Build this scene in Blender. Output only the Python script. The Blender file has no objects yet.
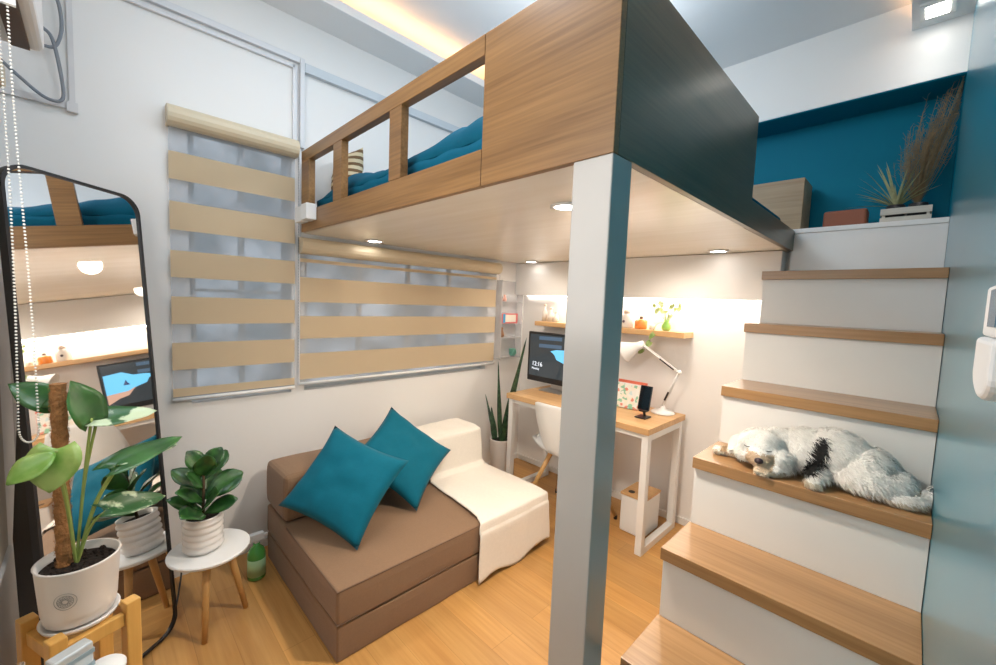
import bpy, bmesh, math, random
from mathutils import Vector, Matrix, noise
random.seed(7)
S = bpy.context.scene
COL = S.collection
PI = math.pi

# ------------------------------------------------------------------ camera
cam_d = bpy.data.cameras.new('camera'); cam = bpy.data.objects.new('camera', cam_d); COL.objects.link(cam)
R0 = Vector((0.7127, -0.7003, 0.0394)); D0 = Vector((-0.0245, -0.0810, -0.9964)); F0 = Vector((0.7010, 0.7092, -0.0749))
F0.normalize(); R0 = (R0 - F0 * R0.dot(F0)).normalized(); U0 = R0.cross(F0).normalized()
m = Matrix((R0, U0, -F0)).transposed().to_4x4(); m.translation = (0, 0, 1.42)
cam.matrix_world = m
cam_d.sensor_width = 36; cam_d.lens = 409.26 * 36 / 996; cam_d.clip_start = 0.01
S.camera = cam

# ------------------------------------------------------------------ world, lights, exposure
S.view_settings.view_transform = 'Standard'; S.view_settings.look = 'None'
S.view_settings.gamma = 1; S.view_settings.exposure = 0.55
W = bpy.data.worlds.new('world'); S.world = W; W.use_nodes = True
W.node_tree.nodes['Background'].inputs[0].default_value = (0.58, 0.66, 0.74, 1)
W.node_tree.nodes['Background'].inputs[1].default_value = 0.34
wn = W.node_tree.nodes.new('ShaderNodeTexNoise'); wn.inputs['Scale'].default_value = 14; wn.inputs['Detail'].default_value = 8
wr = W.node_tree.nodes.new('ShaderNodeValToRGB'); wr.color_ramp.elements[0].position = .40; wr.color_ramp.elements[1].position = .66
wr.color_ramp.elements[0].color = (.30, .36, .40, 1); wr.color_ramp.elements[1].color = (1.0, 1.1, 1.2, 1)
wt = W.node_tree.nodes.new('ShaderNodeTexCoord'); W.node_tree.links.new(wt.outputs['Generated'], wn.inputs['Vector'])
W.node_tree.links.new(wn.outputs['Fac'], wr.inputs[0]); W.node_tree.links.new(wr.outputs[0], W.node_tree.nodes['Background'].inputs[0])

def area(name, loc, rot, sx, sy, power, col):
    d = bpy.data.lights.new(name, 'AREA'); d.shape = 'RECTANGLE'; d.size = sx; d.size_y = sy
    d.energy = power; d.color = col
    o = bpy.data.objects.new(name, d); COL.objects.link(o); o.location = loc; o.rotation_euler = rot
    return o
def spot(name, loc, power, col, ang=2.6, rad=0.04):
    d = bpy.data.lights.new(name, 'SPOT'); d.energy = power; d.color = col; d.spot_size = ang; d.spot_blend = 1.0
    d.shadow_soft_size = rad
    o = bpy.data.objects.new(name, d); COL.objects.link(o); o.location = loc
    return o
COOL = (0.80, 0.90, 1.0); WARM = (1.0, 0.80, 0.58); WARMW = (1.0, 0.88, 0.74)
area('room_fill_light', (0.75, 1.2, 2.93), (0, 0, 0), 0.9, 0.9, 10, COOL)  # added cool fill in the recess for general light, no fitting modelled
pl = bpy.data.lights.new('ceiling_fill', 'POINT'); pl.energy = 5; pl.color = (.86,.93,1.0); pl.shadow_soft_size = .12  # added point fills that brighten the ceiling and upper walls, no real lamps
po = bpy.data.objects.new('ceiling_fill', pl); COL.objects.link(po); po.location = (.50, 1.0, 2.62)
pl2 = pl.copy(); pl2.energy = 10; po2 = bpy.data.objects.new('ceiling_fill', pl2); COL.objects.link(po2); po2.location = (1.75, 1.2, 2.60)  # second added fill, above the loft
area('rear_window_light', (-0.17, 0.95, 1.75), (0, -PI/2, 0), 1.0, 1.0, 8, (1.0, 0.95, 0.90))
for p in ((1.15, .86, 62), (1.2, 1.9, 10), (2.30, 2.0, 9), (2.30, 1.0, 12)):
    spot('bunk_spot', (p[0], p[1], 1.735), p[2], WARMW, 3.0, .05)
area('valance_strip_light', (2.70, 1.30, 1.478), (0, 0.35, 0), 0.02, 1.5, 3.5, (1.0, .92, .82))
spot('stair_spot', (2.60, 0.035, 2.735), 3, (1, .95, .88), 2.0)

# ------------------------------------------------------------------ materials
def mat(name, col, rough=0.5, metal=0.0, emit=None, estr=1.0, coat=0.0, alpha=None, trans=0.0, spec=0.5, bump=None, var=None, sheen=0.0):
    M = bpy.data.materials.new(name); M.use_nodes = True; nt = M.node_tree; b = nt.nodes['Principled BSDF']
    c = (*col, 1) if len(col) == 3 else col
    b.inputs['Base Color'].default_value = c; b.inputs['Roughness'].default_value = rough
    b.inputs['Metallic'].default_value = metal; b.inputs['Coat Weight'].default_value = coat; b.inputs['Coat Roughness'].default_value = 0.28
    b.inputs['Specular IOR Level'].default_value = spec
    b.inputs['Transmission Weight'].default_value = trans
    b.inputs['Sheen Weight'].default_value = sheen
    if emit: b.inputs['Emission Color'].default_value = (*emit, 1); b.inputs['Emission Strength'].default_value = estr
    if alpha is not None: b.inputs['Alpha'].default_value = alpha
    tc = nt.nodes.new('ShaderNodeTexCoord')
    v = var if var is not None else (6.0, 0.04)
    nz = nt.nodes.new('ShaderNodeTexNoise'); nz.inputs['Scale'].default_value = v[0]; nz.inputs['Detail'].default_value = 4
    nt.links.new(tc.outputs['Object'], nz.inputs['Vector'])
    mx = nt.nodes.new('ShaderNodeMix'); mx.data_type = 'RGBA'
    mx.inputs['A'].default_value = tuple(max(0, x * (1 - v[1])) for x in c[:3]) + (1,)
    mx.inputs['B'].default_value = tuple(min(1, x * (1 + v[1])) for x in c[:3]) + (1,)
    nt.links.new(nz.outputs['Fac'], mx.inputs['Factor']); nt.links.new(mx.outputs['Result'], b.inputs['Base Color'])
    if bump:
        n2 = nt.nodes.new('ShaderNodeTexNoise'); n2.inputs['Scale'].default_value = bump[0]; n2.inputs['Detail'].default_value = 5
        nt.links.new(tc.outputs['Object'], n2.inputs['Vector'])
        bp = nt.nodes.new('ShaderNodeBump'); bp.inputs['Strength'].default_value = bump[1]; bp.inputs['Distance'].default_value = 0.01
        nt.links.new(n2.outputs['Fac'], bp.inputs['Height']); nt.links.new(bp.outputs['Normal'], b.inputs['Normal'])
    return M

def wood(name, c1, c2, grain_axis='Y', rough=0.4, scale=1.0, coat=0.0, planks=None, fine=60, contrast=(0.30, 0.72)):
    """fine-grained wood; grain runs along grain_axis (object space)"""
    M = bpy.data.materials.new(name); M.use_nodes = True; nt = M.node_tree; b = nt.nodes['Principled BSDF']
    L = nt.links
    tc = nt.nodes.new('ShaderNodeTexCoord')
    def nmap(s_along, s_across):
        mp = nt.nodes.new('ShaderNodeMapping')
        sc = [s_across] * 3; sc['XYZ'.index(grain_axis)] = s_along
        mp.inputs['Scale'].default_value = sc
        L.new(tc.outputs['Object'], mp.inputs['Vector']); return mp
    n1 = nt.nodes.new('ShaderNodeTexNoise'); n1.inputs['Scale'].default_value = 1; n1.inputs['Detail'].default_value = 6; n1.inputs['Distortion'].default_value = 0.4
    L.new(nmap(0.8 * scale, 12 * scale).outputs[0], n1.inputs['Vector'])
    n2 = nt.nodes.new('ShaderNodeTexNoise'); n2.inputs['Scale'].default_value = 1; n2.inputs['Detail'].default_value = 3
    L.new(nmap(3 * scale, fine * 2.2 * scale).outputs[0], n2.inputs['Vector'])
    a = nt.nodes.new('ShaderNodeMath'); a.operation = 'MULTIPLY_ADD'; a.inputs[1].default_value = 0.45
    L.new(n2.outputs['Fac'], a.inputs[0])
    h = nt.nodes.new('ShaderNodeMath'); h.operation = 'MULTIPLY'; h.inputs[1].default_value = 0.55
    L.new(n1.outputs['Fac'], h.inputs[0]); L.new(h.outputs[0], a.inputs[2])
    r = nt.nodes.new('ShaderNodeValToRGB'); r.color_ramp.elements[0].position = contrast[0]; r.color_ramp.elements[1].position = contrast[1]
    r.color_ramp.elements[0].color = (*c1, 1); r.color_ramp.elements[1].color = (*c2, 1)
    L.new(a.outputs[0], r.inputs['Fac'])
    out = r.outputs['Color']
    if planks:
        pw, pl, pax = planks
        br = nt.nodes.new('ShaderNodeTexBrick')
        mp = nt.nodes.new('ShaderNodeMapping')
        if pax == 'Y': mp.inputs['Rotation'].default_value = (0, 0, PI/2)
        L.new(tc.outputs['Object'], mp.inputs['Vector']); L.new(mp.outputs[0], br.inputs['Vector'])
        br.inputs['Scale'].default_value = 1; br.inputs['Brick Width'].default_value = pl; br.inputs['Row Height'].default_value = pw
        br.inputs['Mortar Size'].default_value = 0.0012; br.inputs['Color1'].default_value = (0.86, 0.86, 0.86, 1); br.inputs['Color2'].default_value = (1.06, 1.04, 1.0, 1)
        br.inputs['Mortar'].default_value = (0.72, 0.68, 0.62, 1)
        mm = nt.nodes.new('ShaderNodeMix'); mm.data_type = 'RGBA'; mm.blend_type = 'MULTIPLY'; mm.inputs['Factor'].default_value = 1
        L.new(out, mm.inputs['A']); L.new(br.outputs['Color'], mm.inputs['B']); out = mm.outputs['Result']
    L.new(out, b.inputs['Base Color'])
    b.inputs['Roughness'].default_value = rough; b.inputs['Coat Weight'].default_value = coat; b.inputs['Coat Roughness'].default_value = 0.25
    return M

M_WALL = mat('white_wall_paint', (0.83, 0.81, 0.79), 0.45, bump=(60, 0.04), var=(1.5, 0.02))
M_CEIL = mat('ceiling_paint', (0.86, 0.86, 0.86), 0.6, var=(1.5, 0.02))
M_TEAL = mat('teal_gloss_paint', (0.0, 0.190, 0.285), 0.26, coat=0.6, var=(2, 0.05), bump=(9, 0.05))
M_ALC = mat('teal_alcove_paint', (0.0, 0.175, 0.27), 0.6, var=(2, 0.05), spec=0.15)
M_FLOOR = wood('honey_wood_floor', (0.42, 0.20, 0.055), (0.62, 0.35, 0.12), 'Y', 0.34, planks=(0.125, 1.1, 'Y'), fine=30)
M_OAK = wood('oak_veneer_front', (0.15, 0.070, 0.021), (0.37, 0.195, 0.070), 'Y', 0.36, fine=50)
M_TREAD = wood('oak_tread', (0.26, 0.13, 0.048), (0.49, 0.28, 0.125), 'Y', 0.30, fine=40, coat=0.3)
M_UNDER = wood('pale_wood_soffit', (0.83, 0.77, 0.66), (0.92, 0.88, 0.80), 'Y', 0.22, fine=14, coat=0.2)
M_DARKW = wood('dark_side_wood', (0.095, 0.075, 0.045), (0.19, 0.15, 0.09), 'X', 0.38, fine=60, coat=0.25)
M_PINE = wood('light_desk_wood', (0.50, 0.27, 0.11), (0.74, 0.48, 0.24), 'Y', 0.4, fine=30)
M_BEECH = wood('beech_leg_wood', (0.52, 0.28, 0.09), (0.72, 0.43, 0.17), 'Z', 0.4, fine=30)
M_YEL = wood('yellow_pine_wood', (0.60, 0.31, 0.07), (0.80, 0.46, 0.13), 'Z', 0.4, fine=30)
M_BOXW = wood('pale_oak_box_wood', (0.26, 0.17, 0.09), (0.44, 0.32, 0.19), 'Y', 0.5, fine=40)
M_CRATE = wood('whitewashed_crate_wood', (0.45, 0.42, 0.36), (0.62, 0.58, 0.50), 'Y', 0.6, fine=30)
M_WHITE = mat('white_lacquer', (0.78, 0.77, 0.75), 0.3, coat=0.2)
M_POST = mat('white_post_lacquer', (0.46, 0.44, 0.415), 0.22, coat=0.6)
M_WPLAS = mat('white_plastic', (0.80, 0.80, 0.79), 0.35)
M_CERAM = mat('white_ceramic', (0.84, 0.80, 0.77), 0.3, coat=0.3)
M_BLACK = mat('black_plastic', (0.012, 0.012, 0.014), 0.3)
M_BLKMET = mat('black_metal', (0.02, 0.018, 0.02), 0.45)
M_DKEASEL = mat('dark_brown_board', (0.022, 0.016, 0.013), 0.6)
M_METAL = mat('brushed_steel', (0.55, 0.55, 0.56), 0.35, 1.0)
M_MIRROR = mat('mirror_silver', (0.93, 0.93, 0.93), 0.02, 1.0, var=(1, 0.0))
M_BROWN = mat('taupe_sofa_fabric', (0.225, 0.130, 0.070), 0.85, bump=(260, 0.12), var=(120, 0.10), sheen=0.15)
M_BROWNT = mat('sofa_piping', (0.17, 0.10, 0.062), 0.85)
M_TFAB = mat('teal_cushion_fabric', (0.0, 0.120, 0.185), 0.8, bump=(200, 0.08), var=(40, 0.08), sheen=0.05, spec=.2)
M_BED = mat('teal_bedding_fabric', (0.0, 0.095, 0.165), 0.85, bump=(120, 0.1), var=(10, 0.1), spec=.2)
M_CREAM = mat('cream_throw_fabric', (0.80, 0.74, 0.66), 0.9, bump=(160, 0.2), var=(60, 0.05), sheen=0.2)
M_SOIL = mat('dark_soil', (0.022, 0.014, 0.010), 0.95, bump=(90, 1.0), var=(80, 0.7))
M_COIR = mat('coir_moss_pole', (0.42, 0.20, 0.075), 0.95, bump=(140, 1.0), var=(90, 0.5))
M_GLASS = mat('clear_glass', (0.95, 0.97, 0.98), 0.03, trans=1.0, var=(1, 0.0))
M_TERRA = mat('terracotta_brown', (0.25, 0.075, 0.035), 0.6)
M_BEADS = mat('bead_plastic', (0.80, 0.80, 0.76), 0.3)
M_CASS = mat('blind_cassette_beige', (0.66, 0.56, 0.40), 0.45)
M_CABLE = mat('grey_cable', (0.22, 0.24, 0.27), 0.5)
M_STEM = mat('plant_stem', (0.28, 0.36, 0.09), 0.5)
M_BROWNSTEM = mat('brown_stem', (0.10, 0.06, 0.03), 0.7)
def leafmat(name, c1, c2, sc=9, rough=0.32, pos=(0.4, 0.6), tr=0.15):
    M = mat(name, c1, rough, coat=0.25); nt = M.node_tree; b = nt.nodes['Principled BSDF']
    mx = [n for n in nt.nodes if n.bl_idname == 'ShaderNodeMix'][0]
    nz = [n for n in nt.nodes if n.bl_idname == 'ShaderNodeTexNoise'][0]
    nz.inputs['Scale'].default_value = sc
    mx.inputs['A'].default_value = (*c1, 1); mx.inputs['B'].default_value = (*c2, 1)
    r = nt.nodes.new('ShaderNodeMapRange'); r.inputs[1].default_value = pos[0]; r.inputs[2].default_value = pos[1]
    nt.links.new(nz.outputs['Fac'], r.inputs[0]); nt.links.new(r.outputs[0], mx.inputs['Factor'])
    return M
M_LEAF = leafmat('deep_green_leaf', (0.020, 0.085, 0.018), (0.050, 0.17, 0.035))
M_LEAF2 = leafmat('yellow_green_leaf', (0.16, 0.33, 0.045), (0.34, 0.48, 0.13), 14)
M_LEAFV = leafmat('variegated_leaf', (0.025, 0.11, 0.03), (0.55, 0.66, 0.45), 16, pos=(0.49, 0.54))
M_LEAFF = leafmat('fig_leaf_green', (0.012, 0.060, 0.014), (0.045, 0.15, 0.030), 20)
M_SNAKE = leafmat('snake_leaf_green', (0.008, 0.035, 0.014), (0.035, 0.10, 0.040), 30)
M_DRY = mat('dried_grass', (0.34, 0.24, 0.13), 0.9, var=(60, 0.5))
M_PALE = mat('pale_dried_leaf', (0.42, 0.42, 0.22), 0.8, var=(60, 0.4))

def zebra(name, base, bands, seg, sheer_col, x_wall=None):
    """roller blind cloth: opaque beige bands and sheer bands, given by world height"""
    M = bpy.data.materials.new(name); M.use_nodes = True; nt = M.node_tree; L = nt.links
    out = nt.nodes['Material Output']; b = nt.nodes['Principled BSDF']
    b.inputs['Base Color'].default_value = (*base, 1); b.inputs['Roughness'].default_value = 0.8
    tl0 = nt.nodes.new('ShaderNodeBsdfTranslucent'); tl0.inputs[0].default_value = (*base, 1)
    mo = nt.nodes.new('ShaderNodeMixShader'); mo.inputs[0].default_value = 0.12
    L.new(b.outputs[0], mo.inputs[1]); L.new(tl0.outputs[0], mo.inputs[2])
    d = nt.nodes.new('ShaderNodeBsdfDiffuse'); d.inputs[0].default_value = (*sheer_col, 1)
    t = nt.nodes.new('ShaderNodeBsdfTransparent'); t.inputs[0].default_value = (0.92, 0.95, 1, 1)
    ms = nt.nodes.new('ShaderNodeMixShader'); ms.inputs[0].default_value = 0.62
    L.new(d.outputs[0], ms.inputs[1]); L.new(t.outputs[0], ms.inputs[2])
    tc = nt.nodes.new('ShaderNodeTexCoord'); sp = nt.nodes.new('ShaderNodeSeparateXYZ'); L.new(tc.outputs['Object'], sp.inputs[0])
    acc = None
    for lo, hi in bands:
        g = nt.nodes.new('ShaderNodeMath'); g.operation = 'COMPARE'; g.inputs[1].default_value = (lo + hi) / 2; g.inputs[2].default_value = (hi - lo) / 2
        L.new(sp.outputs['Z'], g.inputs[0])
        if acc is None: acc = g.outputs[0]
        else:
            a = nt.nodes.new('ShaderNodeMath'); a.operation = 'MAXIMUM'; L.new(acc, a.inputs[0]); L.new(g.outputs[0], a.inputs[1]); acc = a.outputs[0]
    mf = nt.nodes.new('ShaderNodeMixShader'); L.new(acc, mf.inputs[0]); L.new(ms.outputs[0], mf.inputs[1]); L.new(mo.outputs[0], mf.inputs[2])
    L.new(mf.outputs[0], out.inputs[0])
    return M

# ------------------------------------------------------------------ mesh helpers
class MB:
    def __init__(s): s.v = []; s.f = []; s.c = []
    def add(s, vs, fs):
        n = len(s.v); s.v += [tuple(v) for v in vs]; s.f += [tuple(i + n for i in f) for f in fs]; return s
    def box(s, a, b, rz=0, rot=None, piv=None):
        (x0, y0, z0), (x1, y1, z1) = a, b
        vs = [Vector(p) for p in ((x0,y0,z0),(x1,y0,z0),(x1,y1,z0),(x0,y1,z0),(x0,y0,z1),(x1,y0,z1),(x1,y1,z1),(x0,y1,z1))]
        if rot is None and rz: rot = Matrix.Rotation(rz, 3, 'Z')
        if rot is not None:
            p = Vector(piv) if piv is not None else sum(vs, Vector()) / 8
            vs = [rot @ (v - p) + p for v in vs]
        return s.add(vs, [(0,3,2,1),(4,5,6,7),(0,1,5,4),(1,2,6,5),(2,3,7,6),(3,0,4,7)])
    def tube(s, pts, r, n=8, cap=True):
        pts = [Vector(p) for p in pts]; rr = r if isinstance(r, (list, tuple)) else [r] * len(pts)
        rings = []; up = None
        for i, p in enumerate(pts):
            t = (pts[min(i+1, len(pts)-1)] - pts[max(i-1, 0)]).normalized()
            if up is None: up = t.orthogonal().normalized()
            up = (up - t * up.dot(t))
            up = up.normalized() if up.length > 1e-6 else t.orthogonal().normalized()
            w = t.cross(up)
            rings.append([p + (up * math.cos(2*PI*k/n) + w * math.sin(2*PI*k/n)) * rr[i] for k in range(n)])
        vs = [v for rg in rings for v in rg]; fs = []
        for i in range(len(pts) - 1):
            for k in range(n): fs.append((i*n+k, i*n+(k+1)%n, (i+1)*n+(k+1)%n, (i+1)*n+k))
        if cap: fs += [tuple(reversed(range(n))), tuple((len(pts)-1)*n + k for k in range(n))]
        return s.add(vs, fs)
    def lathe(s, prof, c=(0,0,0), n=32, mt=None):
        c = Vector(c); vs = []; fs = []
        for r, z in prof:
            for k in range(n):
                v = Vector((r*math.cos(2*PI*k/n), r*math.sin(2*PI*k/n), z))
                if mt is not None: v = mt @ v
                vs.append(c + v)
        for i in range(len(prof)-1):
            for k in range(n): fs.append((i*n+k, i*n+(k+1)%n, (i+1)*n+(k+1)%n, (i+1)*n+k))
        if prof[0][0] > 1e-5: fs.append(tuple(reversed(range(n))))
        if prof[-1][0] > 1e-5: fs.append(tuple((len(prof)-1)*n+k for k in range(n)))
        return s.add(vs, fs)
    def grid(s, fn, nu, nv):
        vs = [fn(i/(nu-1), j/(nv-1)) for i in range(nu) for j in range(nv)]
        fs = [(i*nv+j, (i+1)*nv+j, (i+1)*nv+j+1, i*nv+j+1) for i in range(nu-1) for j in range(nv-1)]
        return s.add(vs, fs)
    def ball(s, c, r, nu=12, nv=8, rot=None):
        c = Vector(c); rx = r if isinstance(r, (tuple, list)) else (r, r, r)
        vs = []; fs = []
        def q(x,y,z):
            v = Vector((x*rx[0], y*rx[1], z*rx[2])); return c + (rot @ v if rot is not None else v)
        vs.append(q(0,0,-1))
        for j in range(1, nv):
            a = -PI/2 + PI*j/nv
            for i in range(nu): vs.append(q(math.cos(a)*math.cos(2*PI*i/nu), math.cos(a)*math.sin(2*PI*i/nu), math.sin(a)))
        vs.append(q(0,0,1)); T = len(vs)-1
        for i in range(nu): fs.append((0, 1+(i+1)%nu, 1+i)); fs.append((T, T-nu+i, T-nu+(i+1)%nu))
        for j in range(nv-2):
            for i in range(nu): fs.append((1+j*nu+i, 1+j*nu+(i+1)%nu, 1+(j+1)*nu+(i+1)%nu, 1+(j+1)*nu+i))
        return s.add(vs, fs)
    def build(s, name, m, parent=None, bevel=0, smooth=False, sub=0, solid=0, seg=2, weighted=True):
        me = bpy.data.meshes.new(name); me.from_pydata(s.v, [], s.f); me.update()
        bm = bmesh.new(); bm.from_mesh(me); bmesh.ops.remove_doubles(bm, verts=bm.verts, dist=1e-5)
        bmesh.ops.recalc_face_normals(bm, faces=bm.faces); bm.to_mesh(me); bm.free()
        if smooth: me.polygons.foreach_set('use_smooth', [True]*len(me.polygons))
        for mm in (m if isinstance(m, list) else [m]): me.materials.append(mm)
        o = bpy.data.objects.new(name, me); COL.objects.link(o)
        if solid: md = o.modifiers.new('s', 'SOLIDIFY'); md.thickness = solid; md.offset = 0
        if bevel: md = o.modifiers.new('b', 'BEVEL'); md.width = bevel; md.segments = seg; md.limit_method = 'ANGLE'; md.angle_limit = 0.6
        if sub: md = o.modifiers.new('u', 'SUBSURF'); md.levels = sub; md.render_levels = sub
        if parent is not None: link(o, parent)
        return o
def link(o, parent):
    # geometry is written in world coordinates; parts are re-expressed relative to their thing's origin
    base = wpos(parent); o.parent = parent
    if o.type == 'MESH':
        for v in o.data.vertices: v.co -= base
    o.location = (0, 0, 0)
def wpos(o):
    p = Vector(o.location)
    while o.parent: o = o.parent; p = p + o.location
    return p
def thing(name, label, cat, loc=(0,0,0), group=None):
    o = bpy.data.objects.new(name, None); o.empty_display_size = 0.05; COL.objects.link(o); o.location = loc
    return tag(o, label, cat, group)
def tag(o, label, cat, group=None):
    o['label'] = label; o['category'] = cat
    if group: o['group'] = group
    return o
def structure(o): o['kind'] = 'structure'; return o
def lab(o, t): o['label'] = t; return o
def copy_tree(o, parent=None):
    c = o.copy(); COL.objects.link(c)
    if parent is not None: c.parent = parent
    for ch in list(o.children): copy_tree(ch, c)
    return c

# ------------------------------------------------------------------ dimensions
XB, YL, YR, XN, ZC = 2.74, 2.46, -0.075, -0.24, 2.88
BX0, BY0, BYL, BZ0, BZ1 = 0.812, 0.487, 2.375, 1.755, 2.18     # loft bed

# ------------------------------------------------------------------ the room
structure(MB().box((XN-.1, YR-.1, -.06), (XB+.5, YL+.1, 0)).build('floor', M_FLOOR))
b = MB()   # left wall with two window openings
y0, y1 = YL, YL+.10
for a, c in (((XN-.1, y0, 0), (3.25, y1, .86)), ((XN-.1, y0, 2.62), (3.25, y1, 3.05)), ((XN-.1, y0, .86), (.33, y1, 2.62)),
             ((.79, y0, .86), (.86, y1, 2.62)), ((2.30, y0, .86), (3.25, y1, 2.62)), ((.86, y0, 1.70), (2.30, y1, 2.62)), ((.33, y0, 2.20), (.79, y1, 2.62))):
    b.box(a, c)
structure(b.build('wall_left', M_WALL))
b = MB()   # back wall: full below the alcove, beam above
b.box((XB, YR-.1, 0), (XB+.5, YL, 1.862)); b.box((XB, YR-.1, 2.505), (XB+.5, YL, 3.05)); b.box((XB, 1.75, 1.862), (XB+.5, YL, 2.505))
b.box((XB+.24, YR-.1, 1.862), (XB+.5, 1.75, 2.505))
structure(b.build('wall_back', M_WALL))
b = MB(); b.box((XB+.004, YR, 2.499), (XB+.239, 1.749, 2.5045)); b.box((XB+.234, YR, 1.863), (XB+.24, 1.75, 2.504)); b.box((XB+.001, YR-.006, 1.863), (XB+.24, YR, 2.504))
structure(b.build('wall_alcove', M_ALC))
structure(MB().box((XN-.1, YR-.1, 0), (XB, YR, 3.05)).build('wall_right', M_TEAL))
structure(MB().box((XN-.1, YR, 0), (XN, YL, 3.05)).build('wall_rear', M_WALL))
b = MB()   # ceiling: soffit border round a recess
b.box((XN, YR, 3.05), (XB, YL, 3.10))
b.box((XN, 2.22, 2.90), (XB, YL, 2.93))
b.box((1.98, .115, 2.875), (XB, 2.22, 2.905)); b.box((1.98, .115, 2.905), (2.0, 2.18, 3.05))
b.box((XN, YR, 2.75), (XB, .115, 2.78)); b.box((XN, .105, 2.78), (XB, .115, 2.80))
b.box((XN, 2.22, 2.93), (XB, 2.232, 2.945))
structure(b.build('ceiling', M_CEIL))
structure(MB().box((2.62, .52, 1.485), (XB, YL, 1.752)).build('trim_1', M_WALL, bevel=.003))          # valance over the desk
structure(MB().box((.849, YL-.03, 2.625), (XB, YL, 2.672)).build('trim_2', mat('grey_trim', (.60,.64,.68), .5)))
b = MB(); b.box((XN, YL-.022, 2.665), (.845, YL, 2.69)); b.box((XN, YL-.014, 2.69), (.845, YL, 2.70)); b.box((XN, YL-.018, 2.63), (.80, YL, 2.648))
b.box((.825, YL-.03, 2.22), (.848, YL, 2.69)); b.box((.79, YL-.018, 2.22), (.812, YL, 2.648))
b.box((.822, YL-.02, .9), (.832, YL, 2.22))
structure(b.build('trim_3', mat('track_white', (.72,.72,.74), .35), bevel=.002))
b = MB(); b.box((XB-.012, .5, 0), (XB, YL, .045)); structure(b.build('baseboard_back', M_WHITE))
b = MB(); b.box((XN, YL-.012, 0), (XB-.012, YL, .045)); structure(b.build('baseboard_left', M_WHITE))
M_WFR = mat('window_frame_white', (.62,.66,.70), .4)
for i, (xa, xb, za, zb) in enumerate(((.33, .79, .86, 2.20), (.86, 2.30, .86, 1.70))):
    b = MB(); t = .03; ya, yb = YL+.05, YL+.085
    b.box((xa, ya, za), (xa+t, yb, zb)); b.box((xb-t, ya, za), (xb, yb, zb)); b.box((xa+t, ya, za), (xb-t, yb, za+t)); b.box((xa+t, ya, zb-t), (xb-t, yb, zb))
    n = 1 if i == 0 else 3
    for k in range(1, n+1):
        x = xa + (xb-xa)*k/(n+1); b.box((x-.012, ya, za+t), (x+.012, yb, zb-t))
    for z in ([1.42, 1.85] if i == 0 else [1.28]): b.box((xa+t, ya+.005, z-.008), (xb-t, yb-.005, z+.008))
    w = structure(b.build('window_%d' % (i+1), M_WFR))
    g = MB().box((xa+t, YL+.065, za+t), (xb-t, YL+.069, zb-t)).build('pane', M_GLASS, w)
# rear-side window seen only as the lit blind at the far left
# LED strips (real strips hidden behind lips)
ME_W = mat('led_strip_warm', (1,.8,.6), .5, emit=(1.0,.55,.26), estr=14)
ME_N = mat('led_strip_white', (1,.95,.9), .5, emit=(1.0,.93,.85), estr=5)
tag(MB().box((-.1, 2.236, 2.9305), (2.6, 2.246, 2.94)).build('led_strip', ME_W), 'warm LED strip glowing in the ceiling cove above the left wall', 'light strip')
tag(MB().box((0, .085, 2.7805), (2.7, .10, 2.79)).build('led_strip', ME_W), 'warm LED strip in the ceiling cove above the teal wall', 'light strip')
tag(MB().box((2.715, .56, 1.479), (2.735, 2.40, 1.4848)).build('led_strip', ME_N), 'bright white LED strip under the box above the desk', 'light strip')

# ------------------------------------------------------------------ loft bed
loft = thing('loft_bed', 'oak loft bed with slatted front rail on a square white post', 'loft bed', (BX0, BY0, 0))
b = MB(); b.box((BX0+.022, BY0+.022, BZ0), (XB-.002, BYL+.04, BZ0+.02)); b.build('underside_panel', M_UNDER, loft)
b = MB(); b.box((BX0+.022, BY0+.022, BZ0+.021), (XB-.002, BYL+.03, 1.855)); b.build('platform', M_OAK, loft)
b = MB()   # front rail, grain along Y
fx0, fx1 = BX0, BX0+.022
b.box((fx0, .921, BZ0), (fx1, BYL, 1.860)); b.box((fx0, .921, 2.122), (fx1+.012, BYL, BZ1))
fr = b.build('front_rail', M_OAK, loft, bevel=.0015)
for (ya, yb) in ((1.366, 1.450), (1.871, 1.963), (2.266, BYL)):
    MB().box((fx0, ya, 1.861), (fx1+.010, yb, 2.121)).build('rail_post', M_OAK, loft, bevel=.0015)
MB().box((fx0, BY0, BZ0), (fx1, .9185, BZ1)).build('front_panel', M_OAK, loft, bevel=.0015)
MB().box((fx0+.0225, BY0, BZ0), (1.866, BY0+.022, BZ1)).box((1.866, BY0, BZ0), (XB-.045, BY0+.022, 1.862)).build('side_panel', M_DARKW, loft, bevel=.0015)  # side panel in a darker wood colour than the front
lab(loft.children[-1], 'dark glossy side panel')
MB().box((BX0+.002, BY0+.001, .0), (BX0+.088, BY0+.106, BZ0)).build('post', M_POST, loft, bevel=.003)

ME_D = mat('downlight_lens', (1,1,1), .5, emit=(1.0,.95,.88), estr=14)
dl = [((1.15, .86), 'round downlight under the loft bed, just left of the post'), ((1.2, 2.29), 'round downlight under the loft bed above the wide window blind'),
      ((2.52, 2.20), 'round downlight under the loft bed above the monitor corner'), ((2.50, .80), 'round downlight under the loft bed beside the stairs')]
for (x, y), t in dl:
    d = thing('downlight', t, 'ceiling light', (x, y, BZ0), 'downlights under the loft bed')
    MB().lathe([(.045, 0), (.052, -.001), (.054, -.006), (.040, -.008), (.040, -.004)], (x, y, BZ0), 28).build('trim_ring', M_WHITE, d, smooth=True)
    MB().lathe([(.0, -.005), (.039, -.006), (.039, -.003), (0, -.003)], (x, y, BZ0), 28).build('lens', ME_D, d)
d = thing('ceiling_downlight', 'square downlight in the low ceiling border above the stairs', 'ceiling light', (2.60, .035, 2.75))
MB().box((2.53, -.02, 2.738), (2.67, .09, 2.7495)).build('trim_frame', M_WHITE, d, bevel=.002)
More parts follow.
